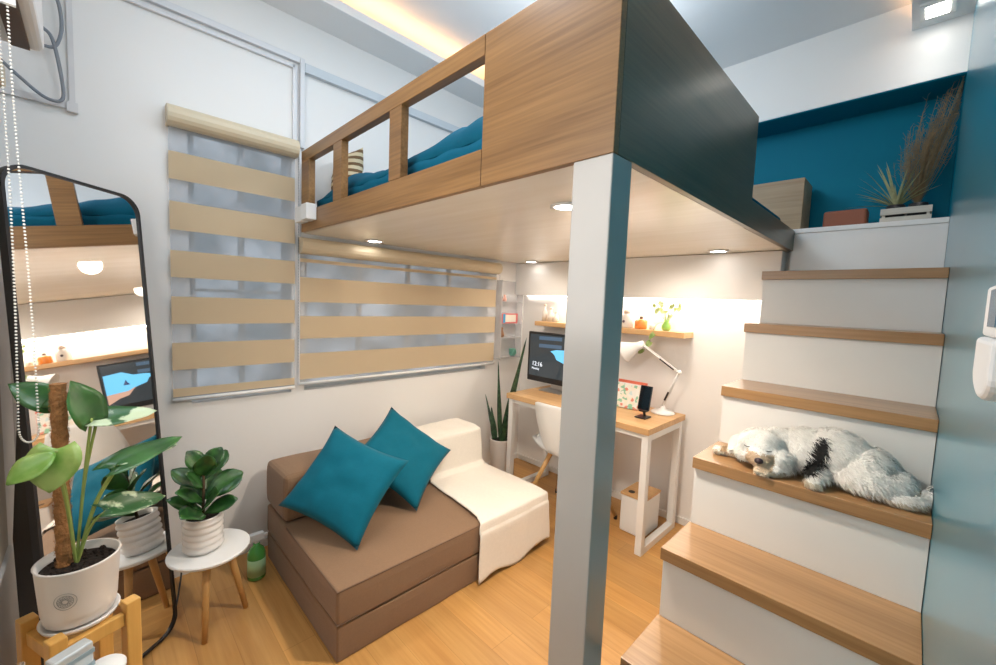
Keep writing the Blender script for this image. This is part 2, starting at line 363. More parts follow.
MB().box((2.555, .0, 2.736), (2.645, .07, 2.7375)).build('lens', ME_D, d)

# mattress and duvet on the loft
mt = MB().box((BX0+.085, BY0+.05, 1.857), (2.62, 2.36, 1.93)).build('mattress', M_BED, bevel=.02, seg=3)
tag(mt, 'thin mattress under teal bedding on the loft bed', 'mattress')
def duvet(u, v):
    x = BX0+.075 + 1.05*u; y = .55 + 1.80*v
    e = min(1, min(u, 1-u)*9) ; ev = min(1, min(v, 1-v)*10)
    h = .075 + .062*math.exp(-((y-1.10)/.32)**2) + .085*math.exp(-((y-2.12)/.22)**2)*math.exp(-((u-.3)/.3)**2)
    h += .012*noise.noise(Vector((x*9, y*9, 1))) + .010*math.sin(y*34 + 3*x)*math.exp(-((y-1.15)/.25)**2)
    return Vector((x, y, 1.93 + (h)*math.sqrt(max(e, 0))*math.sqrt(max(ev, 0))))
b = MB().grid(duvet, 50, 90)
b.grid(lambda u, v: Vector((BX0+.075+.005*v, .55+1.80*u, 1.93 - .068*v + .004*math.sin(u*60))), 60, 4)
o = b.build('duvet', M_BED, smooth=True, solid=.006); tag(o, 'rumpled teal duvet on the loft bed, seen through the rail', 'duvet')
def striped():
    M = mat('striped_pillow_fabric', (.5,.4,.25), .85); nt = M.node_tree; b_ = nt.nodes['Principled BSDF']
    w = nt.nodes.new('ShaderNodeTexWave'); w.bands_direction = 'Z'; w.inputs['Scale'].default_value = 9; tc = nt.nodes.new('ShaderNodeTexCoord')
    nt.links.new(tc.outputs['Object'], w.inputs['Vector'])
    r = nt.nodes.new('ShaderNodeValToRGB'); r.color_ramp.interpolation = 'CONSTANT'
    r.color_ramp.elements[0].color = (.16,.09,.04,1); r.color_ramp.elements[1].color = (.62,.52,.34,1); r.color_ramp.elements[1].position = .45
    nt.links.new(w.outputs['Fac'], r.inputs[0]); nt.links.new(r.outputs[0], b_.inputs['Base Color']); return M
def cushion(name, m, c, size, thick, rot, parent=None, n=22, pinch=.12, wr=.006, seed=0):
    c = Vector(c); b = MB()
    for sgn in (1, -1):
        def fn(u, v):
            a, d = 2*u-1, 2*v-1
            k = (1-a*a)*(1-d*d)
            px = a*size[0]/2*(1 - pinch*(1-d*d)*abs(a)**2); py = d*size[1]/2*(1 - pinch*(1-a*a)*abs(d)**2)
            z = sgn*thick/2*(max(k, 0)**.45)
            z += wr*k**.3*noise.noise(Vector((a*3+seed, d*3, sgn*2)))*2*(1 if k > 0 else 0)
            return c + rot @ Vector((px, py, z))
        b.grid(fn, n, n)
    return b.build(name, m, parent, smooth=True)
p = cushion('pillow', striped(), (1.03, 2.30, 2.09), (.26, .30), .12, Matrix.Rotation(.35, 3, 'Y') @ Matrix.Rotation(PI/2-.2, 3, 'Y'))
tag(p, 'beige and brown striped pillow at the wall end of the loft bed', 'pillow')

# ------------------------------------------------------------------ staircase
st = thing('staircase', 'white box stairs with thick oak treads climbing beside the teal wall', 'staircase', (1.0, .2, 0))
Z = [.205, .440, .670, .909, 1.131, 1.372, 1.605]; X0 = [.800, 1.028, 1.252, 1.471, 1.719, 1.953, 2.163]
TH = .038
YS = .5
for i in range(7):
    xe = (X0[i+1] + .016) if i < 6 else XB-.045
    MB().box((X0[i], YR+.001, Z[i]-TH), (xe, YS, Z[i])).build('tread', M_TREAD, st, bevel=.0015)
    zl = Z[i-1] if i else 0
    MB().box((X0[i]+.016, YR+.002, zl), (X0[i]+.034, YS-.004, Z[i]-TH)).build('riser', M_WHITE, st)
b = MB()
for i in range(7):
    xe = (X0[i+1] + .016) if i < 6 else XB-.046
    b.box((X0[i]+.034, YS-.022, 0), (xe, YS-.005, Z[i]-TH))
b.build('side_panel', M_WHITE, st)
b = MB(); b.box((XB-.044, YR+.001, 1.606), (XB-.002, YS-.004, 1.846)); b.build('landing_riser', M_WHITE, st)
b = MB(); b.box((XB-.048, YR+.001, 1.847), (XB-.002, YS+.10, 1.8715)); b.build('landing_edge', M_WHITE, st, bevel=.002)
structure(MB().box((XB-.0015, YR+.001, 1.8625), (XB+.233, 1.74, 1.8715)).build('trim_4', M_WHITE))

# ------------------------------------------------------------------ zebra blinds
BEI = (.60, .47, .31)
Z1 = zebra('zebra_cloth_a', BEI, [(1.925,2.05),(1.695,1.825),(1.475,1.60),(1.255,1.385),(1.035,1.165),(.905,.945)], 0, (.50,.53,.56))
Z2 = zebra('zebra_cloth_b', BEI, [(1.60,1.62),(1.375,1.515),(1.165,1.295),(.93,1.08)], 0, (.58,.59,.60))
def blind(label, xa, xb, ztop, zbot, m, ch, y=YL-.022):
    t = thing('zebra_blind', label, 'window blind', ((xa+xb)/2, y, zbot))
    cy = YL-.05
    b = MB().tube([(xa, cy, ztop-.045), (xb, cy, ztop-.045)], .0, 4) if False else MB()
    prof = []
    for k in range(9):
        a = PI*(.5 + k/8*1.0); prof.append((cy + .012 + .045*math.cos(a), ztop-.045+.045*math.sin(a)))
    prof += [(YL-.002, ztop-.09), (YL-.002, ztop)]
    n = len(prof); vs = [(x, p[0], p[1]) for x in (xa, xb) for p in prof]
    fs = [(k, (k+1)%n, n+(k+1)%n, n+k) for k in range(n)] + [tuple(range(n)), tuple(reversed(range(n, 2*n)))]
    b.add(vs, fs); b.build('cassette', M_CASS, t)
    f = MB().grid(lambda u, v: (xa+.006+(xb-xa-.012)*u, y+.002*math.sin(v*9), zbot+.01+(ztop-.10-zbot)*v), 2, 24).build('cloth', m, t)
    for v in f.data.vertices: v.co.z += t.location.z     # keep band heights in room coordinates
    f.location.z = -t.location.z
    MB().tube([(xa+.004, y, zbot), (xb-.004, y, zbot)], .009, 10).build('bottom_bar', M_WPLAS, t, smooth=True)
    if ch:
        c = MB()
        z = ztop-.1
        while z > ch[1]:
            c.ball((ch[0], y-.022, z), .0028, 6, 4); z -= .0085
        c.build('bead_chain', M_CABLE, t)
    return t
blind('tall narrow zebra roller blind left of the loft bed, nearly to the ceiling', .250, .806, 2.247, .89, Z1, (.812, 1.0))
blind('wide beige zebra roller blind under the loft bed behind the sofa', .822, 2.375, 1.735, .905, Z2, (2.385, 1.10))
# rear-side blind at the far left with its bead chains
t = thing('zebra_blind', 'beige roller blind edge on the near wall at the far left', 'window blind', (XN+.02, 1.6, .5))
MB().box((XN+.012, .7, .55), (XN+.016, 2.05, 2.02)).build('cloth', mat('beige_blind_cloth', (.62,.55,.45), .8), t)
MB().box((XN+.001, .7, 2.02), (XN+.06, 2.05, 2.09)).build('cassette', M_CASS, t, bevel=.01)
MB().tube([(XN+.014, .7, .54), (XN+.014, 2.05, .54)], .011, 10).build('bottom_bar', M_WPLAS, t, smooth=True)
t = thing('bead_chain', 'long loop of white beads hanging in front of the standing mirror', 'bead chain', (-.13, 1.5, 2.1))
b = MB()
pts = []
for k in range(260):
    s_ = k/259
    if s_ < .47: q = s_/.47; pts.append((-.140+.006*math.sin(q*3), 1.5, 2.06 - q*1.0))
    elif s_ < .53: q = (s_-.47)/.06; pts.append((-.138+.032*(1-math.cos(q*PI))/2, 1.5, 1.06 - .03*math.sin(q*PI)))
    else: q = (s_-.53)/.47; pts.append((-.106-.018*q+.002*math.sin(q*6), 1.5, 1.06 + q*1.0))
for q in pts: b.ball(q, .0026, 6, 4)
b.build('beads', M_BEADS, t, smooth=True)
MB().box((-.148, 1.494, 2.05), (-.112, 1.506, 2.075)).build('clip', M_WPLAS, t)
MB().box((-.239, 1.496, 2.06), (-.149, 1.504, 2.068)).build('bracket', M_WPLAS, t)

# air conditioner, cable and duct
t = thing('air_conditioner', 'white wall air conditioner at the top left corner', 'air conditioner', (XN, 1.6, 2.16))
MB().box((XN+.001, 1.15, 2.16), (-.095, 2.05, 2.44)).build('body', mat('ac_white', (.74,.72,.70), .35), t, bevel=.02, seg=3)
MB().box((-.165, 1.18, 2.150), (-.125, 2.02, 2.1595)).build('air_outlet', mat('ac_brown', (.10,.06,.04), .6), t)
def bez(pts, n=40):
    pts = [Vector(p) for p in pts]; out = []
    P = [pts[0]*2-pts[1]] + pts + [pts[-1]*2-pts[-2]]
    for i in range(1, len(P)-2):
        for k in range(n//(len(pts)-1)+1):
            u = k/(n//(len(pts)-1)+1); a,b_,c,d = P[i-1],P[i],P[i+1],P[i+2]
            out.append(.5*((2*b_) + (-a+c)*u + (2*a-5*b_+4*c-d)*u*u + (-a+3*b_-3*c+d)*u**3))
    out.append(pts[-1]); return out
yc = YL-.04
tag(MB().tube(bez([(-.11, yc, 2.56), (-.075, yc, 2.52), (-.065, yc, 2.42), (-.085, yc, 2.34), (-.13, yc, 2.33)]) , .006, 8).build('cable', M_CABLE, smooth=True), 'short grey cable loop beside the air conditioner, upper one', 'cable')
tag(MB().tube(bez([(-.12, yc, 2.40), (-.09, yc, 2.36), (-.068, yc, 2.20), (-.075, yc, 2.14), (-.12, yc, 2.14), (-.18, yc, 2.19), (-.232, yc, 2.24)]), .006, 8).build('cable', M_CABLE, smooth=True), 'long grey cable drooping below the air conditioner on the wall', 'cable')
b = MB(); b.box((XN, YL-.012, 2.125), (-.035, YL-.0005, 2.15)); b.box((-.052, YL-.012, 2.15), (-.035, YL-.0005, 2.9)); b.box((-.06, YL-.02, 2.115), (-.028, YL-.0005, 2.152))
structure(b.build('trim_5', mat('duct_white', (.70,.68,.68), .4)))

# outlet box at the loft end
t = thing('socket_box', 'small white double socket box on the wall end of the loft rail', 'socket', (.80, 2.25, 1.79))
MB().box((.760, 2.155, 1.795), (.811, 2.235, 1.875)).build('housing', M_WPLAS, t, bevel=.004)
MB().box((.770, 2.262, 1.795), (.811, 2.345, 1.875)).build('side_socket', M_WPLAS, t, bevel=.004)

# ------------------------------------------------------------------ sofa
sf = thing('sofa_bed', 'low taupe folding foam sofa under the wide window blind', 'sofa', (1.245, 1.9, 0))
def block(name, a, c, r=.025, seam=True, puff=.012):
    (x0,y0_,z0),(x1,y1_,z1) = a, c
    b = MB(); nx, ny, nz = 18, 12, 5
    cx, cy, cz = (x0+x1)/2, (y0_+y1_)/2, (z0+z1)/2
    def P(u, v, w):
        x = x0+(x1-x0)*u; y = y0_+(y1_-y0_)*v; z = z0+(z1-z0)*w
        pu, pv, pw = 1-(2*u-1)**4, 1-(2*v-1)**4, 1-(2*w-1)**4
        if w in (0, 1) : z += (1 if w else -1)*puff*.6*pu*pv*(1 if w else 0)
        if v in (0, 1): y += (1 if v else -1)*puff*.4*pu*pw
        if u in (0, 1): x += (1 if u else -1)*puff*.4*pv*pw
        k = .004*noise.noise(Vector((x*5, y*5, z*7)))
        return Vector((x, y, z)) + Vector((k, k, k*(1 if w > 0 else 0)))
    for w in (0, 1): b.grid(lambda u, v: P(u, v, w), nx, ny)
    for v in (0, 1): b.grid(lambda u, w: P(u, v, w), nx, nz)
    for u in (0, 1): b.grid(lambda v, w: P(u, v, w), ny, nz)
    o = b.build(name, M_BROWN, sf, bevel=r, seg=3)
    return o
block('base_cushion', (.632, 1.452, .0), (1.858, 2.34, .144), r=.008, puff=.008)
block('seat_cushion', (.630, 1.450, .150), (1.860, 2.34, .294), r=.012)
block('back_cushion', (.630, 2.050, .306), (1.865, 2.355, .535), r=.03)
for z in (.290, .155):
    b = MB(); b.tube([(.63,1.452,z),(1.86,1.452,z)], .0035, 6); b.tube([(.633,1.452,z),(.633,2.04,z)], .0035, 6); b.build('piping', M_BROWNT, sf, smooth=True)

def rot_axes(xa, ya):
    x = Vector(xa).normalized(); y = (Vector(ya) - x*Vector(ya).dot(x)).normalized(); z = x.cross(y)
    return Matrix((x, y, z)).transposed()
# cushions lean back against the back block, turned on their corners
c1 = cushion('throw_pillow', M_TFAB, (.835, 1.845, .528), (.455, .43), .14, rot_axes((.199,-.381,-.116), (.295,.022,.295)), seed=1, pinch=.10)
tag(c1, 'teal square throw pillow standing on its corner, nearest the left end of the sofa', 'pillow', 'teal throw pillows on the sofa')
c2 = cushion('throw_pillow', M_TFAB, (1.222, 1.959, .536), (.45, .45), .125, rot_axes((.592,-.569,-.571), (.806,.415,.422)), seed=5, pinch=.10)
tag(c2, 'teal square throw pillow leaning behind the front one, next to the cream throw', 'pillow', 'teal throw pillows on the sofa')

# cream throw draped over the right end: path over back top, down, seat, front
def throw(u, v):
    # v along path from wall side over the back, down, over the seat, down the front; u from left edge to right edge
    path = [(2.36,.46),(2.345,.535),(2.30,.556),(2.10,.556),(2.045,.545),(2.030,.44),(2.015,.33),(1.975,.310),(1.75,.314),(1.50,.312),(1.440,.305),(1.428,.255),(1.425,.13),(1.416,.025)]
    t = v*(len(path)-1); i = min(int(t), len(path)-2); f = t-i
    y = path[i][0]*(1-f)+path[i+1][0]*f; z = path[i][1]*(1-f)+path[i+1][1]*f
    xl = 1.44 - .16*max(0, (v-.5))*2 + (.05 if v > .8 else 0) * (v-.8)*5
    if v < .5: xl = 1.34 + .10*v
    xr = 1.885
    x = xl + (xr-xl)*u
    if v > .80: z += -.012 + .018*math.sin(u*9) * (v-.8)*5 + .02*u*(v-.8)*5
    z += .005*noise.noise(Vector((x*8, y*8, z*8))) + .004*math.sin(x*40+y*13)*(.3 if v < .8 else 0)
    y -= .006*abs(math.sin(u*8+1))*(1 if v > .82 else .2)
    return Vector((x, y, z))
b = MB().grid(throw, 40, 100)
def throw_side(u, v):
    q = throw(1, u); top = q.z
    zb = max(.035, .06+.02*math.sin(u*14))
    if u < .5: zb = .20 + .03*math.sin(u*20)
    if q.z < zb: zb = q.z - .001
    return Vector((q.x + .012*math.sin(v*PI/2) + .006*math.sin(u*30)*v, q.y, top*(1-v) + zb*v))
b.grid(throw_side, 100, 10)
o = b.build('throw_blanket', M_CREAM, smooth=True, solid=.005); tag(o, 'cream throw blanket draped over the right end of the taupe sofa', 'blanket')

# ------------------------------------------------------------------ standing mirror
mn = Vector((.643, -.758, .106)).normalized(); md_ = -1.426
def mp(x, y, z=None):  # point on the mirror plane above (x,y) direction
    pass
hor = Vector((.758, .643, 0)).normalized(); upv = mn.cross(hor); upv = upv if upv.z > 0 else -upv
upv = (upv + hor*.030).normalized(); hor = upv.cross(mn).normalized() if upv.cross(mn).dot(hor) > 0 else mn.cross(upv).normalized()
C0 = Vector((.206, 2.082, .135)); C0 = C0 + mn*(md_ - C0.dot(mn))
# corner on the floor: right bottom; extends left by width and up by height
C0 = C0 - upv*(C0.z/upv.z)*.97
mw, mh, rad = .435, 1.785, .07
mirror = thing('standing_mirror', 'tall black-framed standing mirror with rounded corners in the left corner', 'mirror', (C0.x, C0.y, 0))
def rr_outline(w, h, r, n=8):
    pts = []
    for cx, cy, a0 in ((-r, h-r, 0), (-w+r, h-r, PI/2), (-w+r, r, PI), (-r, r, 1.5*PI)):
        for k in range(n+1): a = a0 + PI/2*k/n; pts.append((cx + r*math.cos(a), cy + r*math.sin(a)))
    return pts
def mpt(p, d): return C0 + hor*p[0] + upv*p[1] + mn*d
out = rr_outline(mw, mh, rad); inn = [(-mw/2 + (p[0]+mw/2)*(1-.018/mw), mh/2 + (p[1]-mh/2)*(1-.018/mh)) for p in out]
n = len(out)
b = MB(); vs = [mpt(p, .006) for p in out] + [mpt(p, .006) for p in inn] + [mpt(p, -.022) for p in out] + [mpt(p, -.001) for p in inn]
fs = []
for k in range(n):
    j = (k+1) % n; fs += [(k, j, n+j, n+k), (k, 2*n+k, 2*n+j, j), (n+k, n+j, 3*n+j, 3*n+k)]
fs.append(tuple(2*n+k for k in range(n)))
b.add(vs, fs); b.build('frame', M_BLKMET, mirror)
b = MB(); b.add([mpt(p, .0) for p in inn], [tuple(range(n))]); b.build('glass', M_MIRROR, mirror)
b = MB()   # easel board behind, deeper towards the floor
pl = [(-mw+.0, 0, -.0225), (-mw+.0, 1.02, -.0225), (-mw+.0, .98, -.028), (-mw+.0, .62, -.085), (-mw+.0, 0, -.10)]
vs = [mpt((p[0], p[1]), p[2]) for p in pl] + [mpt((p[0]+.03, p[1]), p[2]) for p in pl]
b.add(vs, [(0,1,2,3,4),(9,8,7,6,5),(0,5,6,1),(1,6,7,2),(2,7,8,3),(3,8,9,4),(4,9,5,0)]); b.build('easel_support', M_DKEASEL, mirror)

# ------------------------------------------------------------------ leaves
def leaf(b, base, tip, width, nrm=(0,0,1), droop=.15, fold=.12, shape='oval', wav=0.0, nu=10, nv=7):
    base, tip = Vector(base), Vector(tip); L_ = (tip-base).length; d = (tip-base).normalized()
    nr = Vector(nrm); nr = (nr - d*nr.dot(d)).normalized(); s_ = d.cross(nr)
    def fn(u, v):
        if shape == 'heart': w = (math.sin(PI*min(1, u*.93+.10))**.62)*(1.12-.45*u); off = -.16*abs(2*v-1)**1.5*L_*(1-u)**2
        elif shape == 'fiddle': w = math.sin(PI*(u**1.25*.97+.015))**.75*(.72+.5*u); off = 0
        elif shape == 'blade': w = (1-u)**.45*(.75+.5*math.sin(PI*min(1,u*1.3)))*.8; off = 0
        else: w = math.sin(PI*(u*.97+.015))**.8; off = 0
        a = 2*v-1
        p = base + d*(L_*u+off) + s_*(a*w*width/2) + nr*(abs(a)*fold*width*w - droop*L_*(u**2) + wav*width*math.sin(u*11+a*2)*abs(a))
        return p
    b.grid(fn, nu, nv)

# ------------------------------------------------------------------ plant stand + potted monstera
PC = Vector((-.047, 1.52, 0)); ZP = .520
stand = thing('plant_stand', 'yellow pine plant stand in front of the mirror', 'plant stand', (PC.x, PC.y, 0))
ang = math.radians(22); ca, sa = math.cos(ang), math.sin(ang)
def sp(a, d, z): return Vector((PC.x + a*ca - d*sa, PC.y + a*sa + d*ca, z))
hw = .076
for a in (-1, 1):
    for d in (-1, 1):
        c = sp(a*hw, d*hw, 0); MB().box((c.x-.017, c.y-.017, 0), (c.x+.017, c.y+.017, ZP+.028), rz=ang).build('leg', M_YEL, stand, bevel=.003)
for a in (-1, 1):
    c = sp(a*hw, 0, 0); MB().box((c.x-.009, c.y-hw+.018, ZP-.036), (c.x+.009, c.y+hw-.018, ZP-.001), rz=ang).build('rail', M_YEL, stand, bevel=.002)
for d in (-1, 1):
    c = sp(0, d*hw, 0); MB().box((c.x-hw+.018, c.y-.009, ZP-.036), (c.x+hw-.018, c.y+.009, ZP-.001), rz=ang).build('rail', M_YEL, stand, bevel=.002)
pm = thing('potted_monstera', 'climbing green plant with moss pole in a white ceramic pot, front left', 'potted plant', (PC.x, PC.y, ZP))
pr, ph = .1, .170
MB().lathe([(.0, .003), (.068, .003), (.075, .006), (.080, .018), (.076, .018), (.070, .012), (0, .012)], (PC.x, PC.y, ZP), 40).build('saucer', M_CERAM, pm, smooth=True)
MB().lathe([(0, .0135), (.058, .0135), (.069, .02), (.075, .05), (.0825, ph), (.085, ph+.005), (.079, ph+.005), (.076, ph-.02), (0, ph-.03)], (PC.x, PC.y, ZP), 40).build('pot', M_CERAM, pm, smooth=True)
b = MB(); b.lathe([(0, ph-.012), (.05, ph-.014), (.0755, ph-.018)], (PC.x, PC.y, ZP+.001), 24)
for k in range(70):
    a, r_ = random.random()*2*PI, .070*math.sqrt(random.random()); b.ball((PC.x+r_*math.cos(a), PC.y+r_*math.sin(a), ZP+ph-.012), random.uniform(.003, .008), 6, 4)
b.build('soil', M_SOIL, pm)
b = MB()
pb, pt = Vector((-.074, 1.53, ZP+ph-.03)), Vector((-.072, 1.53, 1.165))
for k in range(40):
    pass
b.tube([pb.lerp(pt, k/30) for k in range(31)], [.0155 + .0014*math.sin(k*2.1) for k in range(31)], 16)
for k in range(900):
    z = random.random(); a = random.random()*2*PI; q = pb.lerp(pt, z); r_ = .016
    p0 = q + Vector((math.cos(a), math.sin(a), 0))*r_; a2 = a + random.uniform(-.5, .5)
    p1 = q + Vector((math.cos(a2), math.sin(a2), 0))*(r_+.003) + Vector((0, 0, random.uniform(-.006, .006)))
    b.tube([p0, p1], [.0007, .0003], 3, False)
b.build('moss_pole', M_COIR, pm)
# pot motif: fine ring mandala, on the side that faces the room
b = MB(); fd = Vector((-.02, -1, 0)).normalized(); sd = Vector((0, 0, 1)).cross(fd)
fd = Matrix.Rotation(-.30, 3, 'Z') @ fd; sd = Vector((0, 0, 1)).cross(fd)
def onpot(u, w):
    z = .100 + w; R = .075 + (.0825-.075)*((z-.05)/(ph-.05)) + .0006; a = u/R
    return Vector((PC.x, PC.y, ZP+z)) + (fd*math.cos(a) + sd*math.sin(a))*R
for R in (.022, .016, .006):
    b.tube([onpot(R*math.cos(2*PI*k/28), R*math.sin(2*PI*k/28)) for k in range(29)], .00055, 4)
for k in range(14):
    a = 2*PI*k/14; b.tube([onpot(.006*math.cos(a), .006*math.sin(a)), onpot(.011*math.cos(a+.18), .011*math.sin(a+.18)), onpot(.016*math.cos(a), .016*math.sin(a)), onpot(.011*math.cos(a-.18), .011*math.sin(a-.18)), onpot(.006*math.cos(a), .006*math.sin(a))], .00045, 4)
b.build('motif', mat('motif_grey', (.35,.33,.32), .6), pm)
soil = Vector((PC.x-.005, PC.y, ZP+ph-.02))
mons = [ # base, tip, width, normal, droop, shape, material
 ((-.072, 1.405, 1.030), (-.088, 1.375, .935), .105, (-.15,-.85,.45), .12, 'heart', M_LEAF2),
 ((-.075, 1.40, 1.022), (-.148, 1.36, .985), .060, (-.2,-.7,.6), .15, 'oval', M_LEAF2),
 ((-.012, 1.515, 1.062), (-.042, 1.50, 1.175), .095, (.5,-.75,.3), .10, 'heart', M_LEAF),
 ((-.010, 1.52, 1.060), (.128, 1.57, 1.060), .075, (0,-.55,.8), .06, 'heart', M_LEAFV),
 ((.022, 1.50, .925), (.190, 1.60, .965), .085, (-.15,-.5,.8), .08, 'heart', M_LEAF),
 ((.030, 1.50, .930), (.180, 1.63, .930), .05, (-.1,-.4,.9), .04, 'oval', M_LEAFV),
 ((.008, 1.50, .815), (.150, 1.58, .790), .080, (0,-.6,.75), .10, 'heart', M_LEAFV),
 ((-.085, 1.60, 1.10), (-.160, 1.60, 1.165), .080, (.1,-.8,.5), .10, 'heart', M_LEAF),
 ((-.090, 1.58, 1.09), (-.030, 1.60, 1.125), .055, (.1,-.8,.5), .10, 'heart', M_LEAF),
]
for ba, ti, w, nr, dr, shp, mm in mons:
    b = MB(); leaf(b, ba, ti, w, nr, dr, .10, shp, .03); lf = b.build('leaf', mm, pm, smooth=True, solid=.001)
    ba = Vector(ba); mid = soil.lerp(ba, .5) + Vector((0, .0, .03))
    MB().tube(bez([soil, mid, ba + (Vector(ti)-ba)*.05], 14), [.0042]*8+[.003]*99 if False else .0035, 7).build('leaf_stem', M_STEM, pm, smooth=True)

# ------------------------------------------------------------------ side table + fiddle leaf fig
TC = Vector((.320, 1.995, 0)); TZ = .345
tb = thing('side_table', 'round white-topped side table on three beech legs beside the mirror', 'table', (TC.x, TC.y, 0))
MB().lathe([(0, TZ-.018), (.137, TZ-.018), (.144, TZ-.012), (.146, TZ-.004), (.142, TZ), (0, TZ)], (TC.x, TC.y, 0), 48).build('tabletop', M_WPLAS, tb, smooth=False)
for fx, fy in ((.283, 1.900), (.455, 2.010), (.325, 2.150)):
    f = Vector((fx, fy, 0)); t0 = TC.lerp(f, .48); t0.z = TZ-.018
    MB().tube([f, t0], [.0105, .016], 14).build('leg', M_BEECH, tb, smooth=True)
pf = thing('potted_fig', 'small fiddle leaf fig in a white ribbed pot on the round side table', 'potted plant', (.300, 2.005, TZ))
prof = [(0, 0), (.056, 0), (.062, .004)]
for k in range(5):
    z = .008 + k*.026; prof += [(.0655, z), (.0715, z+.008), (.0715, z+.016), (.0655, z+.024)]
prof += [(.069, .142), (.070, .148), (.063, .148), (.060, .12), (0, .115)]
pc = (.300, 2.005, TZ+.0005)
MB().lathe(prof, pc, 40).build('pot', M_CERAM, pf, smooth=True)
MB().lathe([(0, .132), (.0605, .128)], pc, 20).build('soil', M_SOIL, pf)
MB().tube([(.300, 2.005, TZ+.12), (.303, 2.0, TZ+.25), (.305, 2.0, TZ+.37)], [.006, .005, .004], 8).build('stem', M_BROWNSTEM, pf, smooth=True)
figs = [((-.06,-.10,.175), .075, -.25), ((.10,-.02,.25), .085, .0), ((.075,-.06,.165), .06, -.2), ((-.065,-.05,.24), .055, 0), ((-.04,-.05,.30), .06, .1), ((.02,-.07,.21), .08, .0),
        ((.045,-.01,.355), .06, .35), ((-.035,.0,.36), .06, .35), ((.0,-.05,.345), .065, .3), ((.07,.04,.33), .06, .2), ((-.07,.05,.29), .06, .1), ((-.085,-.01,.20), .05, 0), ((.05,.09,.25), .07, .1), ((-.03,.10,.22), .07, 0)]
for (dx, dy, dz), w, upb in figs:
    h = dz - .05; ba = Vector((.302, 2.003, TZ+max(.14, h)+.01)); ti = Vector((.302+dx*1.30, 2.003+dy*1.2, TZ+dz+.055+upb*.03))
    b = MB(); leaf(b, ba, ti, w*1.22, (-dx*.8, -dy*.8-.55, .7), .12, .14, 'fiddle', .035); b.build('leaf', M_LEAFF, pf, smooth=True, solid=.001)

# spray bottle
t = thing('spray_bottle', 'green spray bottle with white trigger on the floor beside the sofa', 'bottle', (.545, 2.20, 0))
MB().lathe([(0, .001), (.036, .001), (.040, .006), (.040, .125), (.032, .150), (.015, .166), (.015, .178), (0, .178)], (.545, 2.20, 0), 24).build('bottle', mat('green_liquid', (.10,.42,.08), .2, coat=.5), t, smooth=True)
MB().box((.515, 2.186, .193), (.578, 2.214, .228)).box((.535, 2.190, .178), (.555, 2.210, .193)).box((.576, 2.194, .20), (.596, 2.206, .216)).build('trigger', M_WPLAS, t, bevel=.004)
MB().lathe([(.0402,.02),(.0406,.02),(.0406,.105),(.0402,.105)], (.545,2.20,0), 24).build('bottle_label', mat('label_pale', (.45,.68,.35), .5), t, smooth=True)
tag(MB().tube(bez([(.03, 1.93, .004), (.12, 2.04, .004), (.21, 2.16, .004), (.26, 2.36, .02), (.28, 2.438, .10)]), .004, 6).build('power_cord', M_BLACK, smooth=True), 'thin black cord on the floor behind the side table', 'cord')

# ------------------------------------------------------------------ things at the bottom left edge, on a low shelf
t = thing('low_shelf', 'white low shelf at the near left corner below the frame', 'shelf', (-.09, 1.08, 0))
MB().box((-.195, .95, .46), (.03, 1.215, .478)).build('top', M_WHITE, t, bevel=.002)
for x in (-.185, .005):
    MB().box((x, .955, 0), (x+.016, 1.21, .459)).build('side_panel', M_WHITE, t)
t = thing('storage_packet', 'silver striped packet standing below the plant stand', 'packet', (-.055, 1.19, .478))
b = MB(); R_ = Matrix.Rotation(math.radians(28), 3, 'Z')
b.box((-.088, 1.17, .479), (-.022, 1.20, .655), rot=R_); b.build('body', mat('packet_silver', (.62,.66,.68), .25, .3), t, bevel=.004)
for z in (.56, .60, .63):
    MB().box((-.0885, 1.1688, z), (-.0215, 1.2012, z+.010), rot=R_).build('stripe', mat('stripe_teal', (.28,.36,.40), .3), t)
t = thing('cup', 'round white cup lid at the bottom left beside the plant stand leg', 'cup', (-.008, 1.17, .478))
MB().lathe([(0, .001), (.026, .001), (.033, .105), (.036, .107), (.036, .116), (.030, .122), (0, .124)], (-.004, 1.17, .478), 28).build('body', M_WPLAS, t, smooth=True)
def bagf(u, v):
    a = 2*PI*u; r_ = .036*(1-.25*v)*(1+.18*math.sin(5*a+v*4)) + .006*noise.noise(Vector((a*2, v*5, 0)))
    return Vector((-.140 + r_*math.cos(a), 1.17 + r_*math.sin(a), .480 + .185*v))
tag(MB().grid(bagf, 40, 14).build('plastic_bag', mat('clear_film', (.9,.92,.92), .12, trans=.75, alpha=.6), smooth=True), 'crumpled clear plastic bag at the bottom left corner', 'bag')

# ------------------------------------------------------------------ desk
DX0, DX1, DY0, DY1, DZ = 2.165, 2.68, .975, 2.075, .748
dk = thing('desk', 'wood-topped desk on white square frame legs against the back wall', 'desk', ((DX0+DX1)/2, (DY0+DY1)/2, 0))
MB().box((DX0, DY0, DZ-.036), (DX1, DY1, DZ)).build('tabletop', M_PINE, dk, bevel=.002)
for y in (DY0+.008, DY1-.048):
    b = MB(); w = .04
    b.box((DX0+.02, y, 0), (DX0+.02+w, y+w, DZ-.0365)); b.box((DX1-.02-w, y, 0), (DX1-.02, y+w, DZ-.0365))
    b.box((DX0+.02+w, y, DZ-.0365-w), (DX1-.02-w, y+w, DZ-.0365)); b.box((DX0+.02+w, y, .0), (DX1-.02-w, y+w, w))
    b.build('leg', M_WHITE, dk, bevel=.002)
MB().box((DX0+.025, DY0+.05, DZ-.067), (DX0+.045, DY1-.05, DZ-.037)).build('apron', M_WHITE, dk)

